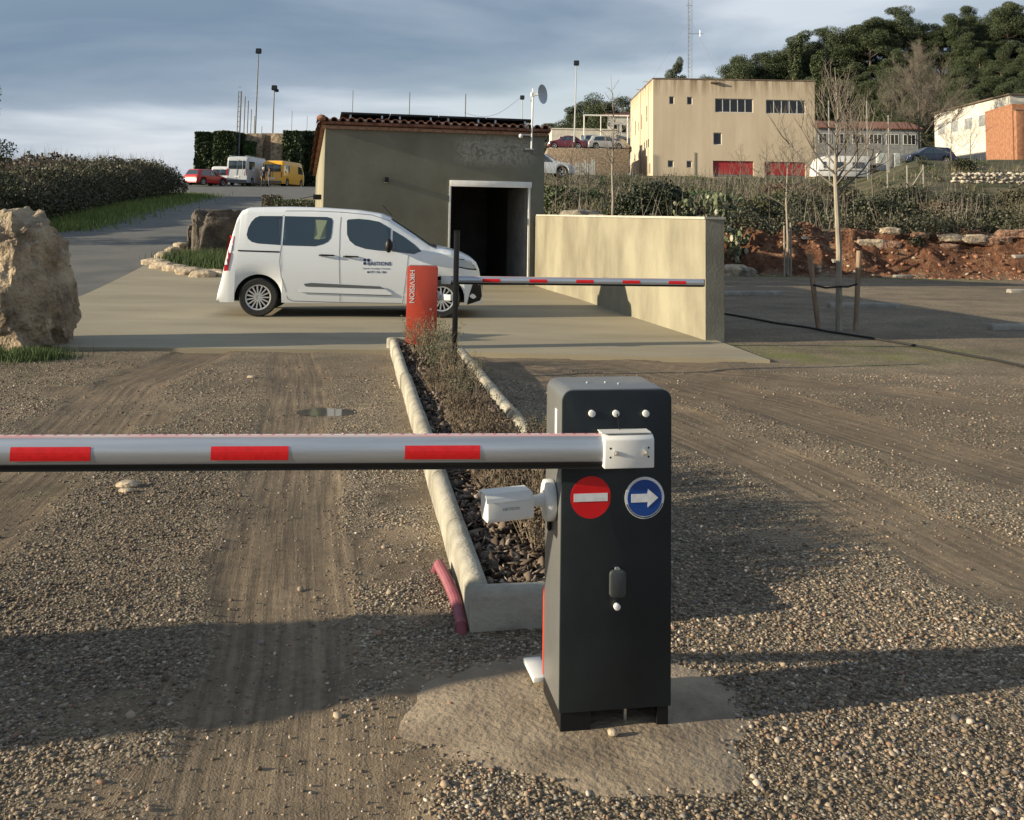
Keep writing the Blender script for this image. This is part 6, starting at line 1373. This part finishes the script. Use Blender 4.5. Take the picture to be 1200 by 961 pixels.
# prickly pears with pale pads near the wall corner
def cactus(px, Yd, s, label):
    x = WX(px, Yd); root = empty('prickly_pear', (x, Yd, TZ(x, Yd)), 0, label, 'cactus', 'prickly pears behind the wall'); mb = MB(); hi = MB()
    for k in range(80):
        a = random.uniform(0, 6.28); r = random.uniform(0, .7)*s; z = random.uniform(.05, 1.1)*s; c = Vector((r*math.cos(a), r*math.sin(a)*.7, z)); M_ = Matrix.Translation(c) @ Matrix.Rotation(random.uniform(0, 3.1), 4, 'Z') @ Matrix.Rotation(random.uniform(-.6, .6), 4, 'X')
        t = MB().sphere((0, 0, 0), .11*s, 8, (.75, .16, 1)); (mb if k % 5 else hi).add([M_ @ Vector(v) for v in t.v], t.f)
    mb.build('pads', mat('cactus_green', (.06, .075, .035), (.12, .14, .07), 5, .7), root, smooth=True); hi.build('pale_pads', mat('cactus_pale', (.25, .25, .18), (.38, .37, .29), 5, .7), root, smooth=True)
cactus(863, 31.6, 1.0, 'prickly pear with pale pads just right of the wall end'); cactus(846, 33.5, 1.0, 'prickly pear with pale pads above the wall end'); cactus(800, 34, .8, 'dark prickly pear behind the middle of the wall'); cactus(832, 36, .9, 'prickly pear with white pads left of the wall end')
def gbush(px, Yd, hw, H_, label, lo, hi, n=3500, s=.12):
    x = WX(px, Yd); root = empty('evergreen_bush', (x, Yd, TZ(x, Yd)-.1), 0, label, 'bush', 'evergreen bushes behind the wall'); u = rng.normal(size=(n, 3)); u /= np.linalg.norm(u, axis=1)[:, None]; u *= (.6+.45*rng.random((n, 1))); u[:, 2] = np.abs(u[:, 2]); u *= (1+.2*fbm(u[:, 0]*3, u[:, 1]*3+u[:, 2]*3, 1, px % 5))[:, None]
    V, F = leafcloud(u*np.array([hw, hw*.7, H_]), s, asp=.6); npmesh('leaves', V, F, m_leaf, root, False, dict(tone=tint(n, lo, hi))); MB().tube([(0, 0, 0), (0, 0, H_*.6)], .05, 6).build('stem', m_bark, root)
gbush(772, 35, 1.35, 1.5, 'wide dark evergreen bush behind the wall middle', (.008, .014, .006), (.03, .045, .015), 6000); gbush(742, 35.5, .9, 1.1, 'dark evergreen bush right of the pale sapling', (.012, .02, .008), (.04, .055, .02)); gbush(645, 33, .45, .9, 'small bright green bush next to the garage edge', (.02, .06, .012), (.07, .13, .03), 1800, .09)
gbush(660, 42, 1.2, 1.2, 'green bush below the slatted fence, left one', (.02, .035, .01), (.07, .1, .03)); gbush(688, 46, 1.1, .9, 'green bush below the slatted fence, right one', (.02, .04, .01), (.06, .1, .03)); gbush(820, 44, 2.2, .9, 'wide green bush on the slope left of the caravan', (.02, .045, .01), (.06, .11, .03), 5000); gbush(1030, 36, 1.6, 1.2, 'dark bush on the bank top behind the right stake', (.012, .02, .008), (.045, .05, .022), 5000)
for i, (px, Yd, hw, H_, lab, lo, hi) in enumerate(((892, 37, 1.0, 1.0, 'olive bush on the slope left of the slender staked tree', (.03, .035, .015), (.09, .09, .04)), (948, 40, 1.5, 1.1, 'dark bush between the slender tree and the young tree', (.015, .02, .01), (.05, .055, .025)), (970, 52, 1.8, 1.2, 'olive bush below the caravan', (.03, .03, .015), (.10, .085, .045)),
        (1065, 45, 1.5, 1.4, 'dark bush below the braced fence post', (.012, .018, .008), (.045, .05, .022)), (1100, 38, 1.2, .9, 'brownish bush on the bank top at the right', (.05, .035, .02), (.13, .09, .05)), (1135, 42, 1.6, 1.2, 'dark bush left of the dry stone wall foot', (.015, .02, .01), (.05, .055, .025)), (1165, 36, 1.1, .8, 'low dark bush overhanging the bank near right edge', (.015, .02, .01), (.055, .06, .028)), (1195, 46, 1.4, 1.2, 'olive bush at the right edge below the stone wall', (.03, .03, .015), (.09, .08, .04)),
        (1128, 70, 1.0, .9, 'dark bush before the white hall end', (.015, .02, .01), (.05, .055, .025)), (920, 58, 1.8, 1.0, 'reddish brown bush in front of the right red door', (.055, .035, .022), (.13, .085, .05)))):
    gbush(px, Yd, hw, H_, lab, lo, hi, 3200, .12)
# parking blocks
def block(px0, px1, py, label, h=.11):
    a = G(px0, py); b_ = G(px1, py); L = (b_-a).length; ang = math.atan2(b_.y-a.y, b_.x-a.x); o = MB().prism([(-.1, 0), (.1, 0), (.085, h*.8), (.05, h), (-.05, h), (-.085, h*.8)], 'x', 0, L).build('parking_block', mat('block_concrete', (.21, .19, .16), (.31, .29, .25), 6, .85), None, .01); o.location = (a.x, a.y, TZ(a.x, a.y)-.02); o.rotation_euler = (0, 0, ang); tag(o, label, 'parking block', 'concrete parking blocks')
for a in ((838, 915, 345.5, 'long grey parking block right of the wall end'), (971, 1053, 361, 'parking block just behind the staked young tree'), (1160, 1240, 386, 'nearest parking block at the right edge'), (939, 953, 321, 'short pale block at bank foot behind left stake'), (1048, 1067, 325.5, 'pale block at the bank foot right of right stake'), (1152, 1178, 324, 'pale block at the bank foot, near the right edge'), (1182, 1215, 343, 'pale parking block at the right edge, mid distance'), (975, 1000, 322.5, 'pale block at the bank foot behind the young tree'), (1188, 1215, 326, 'last pale block at the bank foot, cut by the right edge')): block(*a)
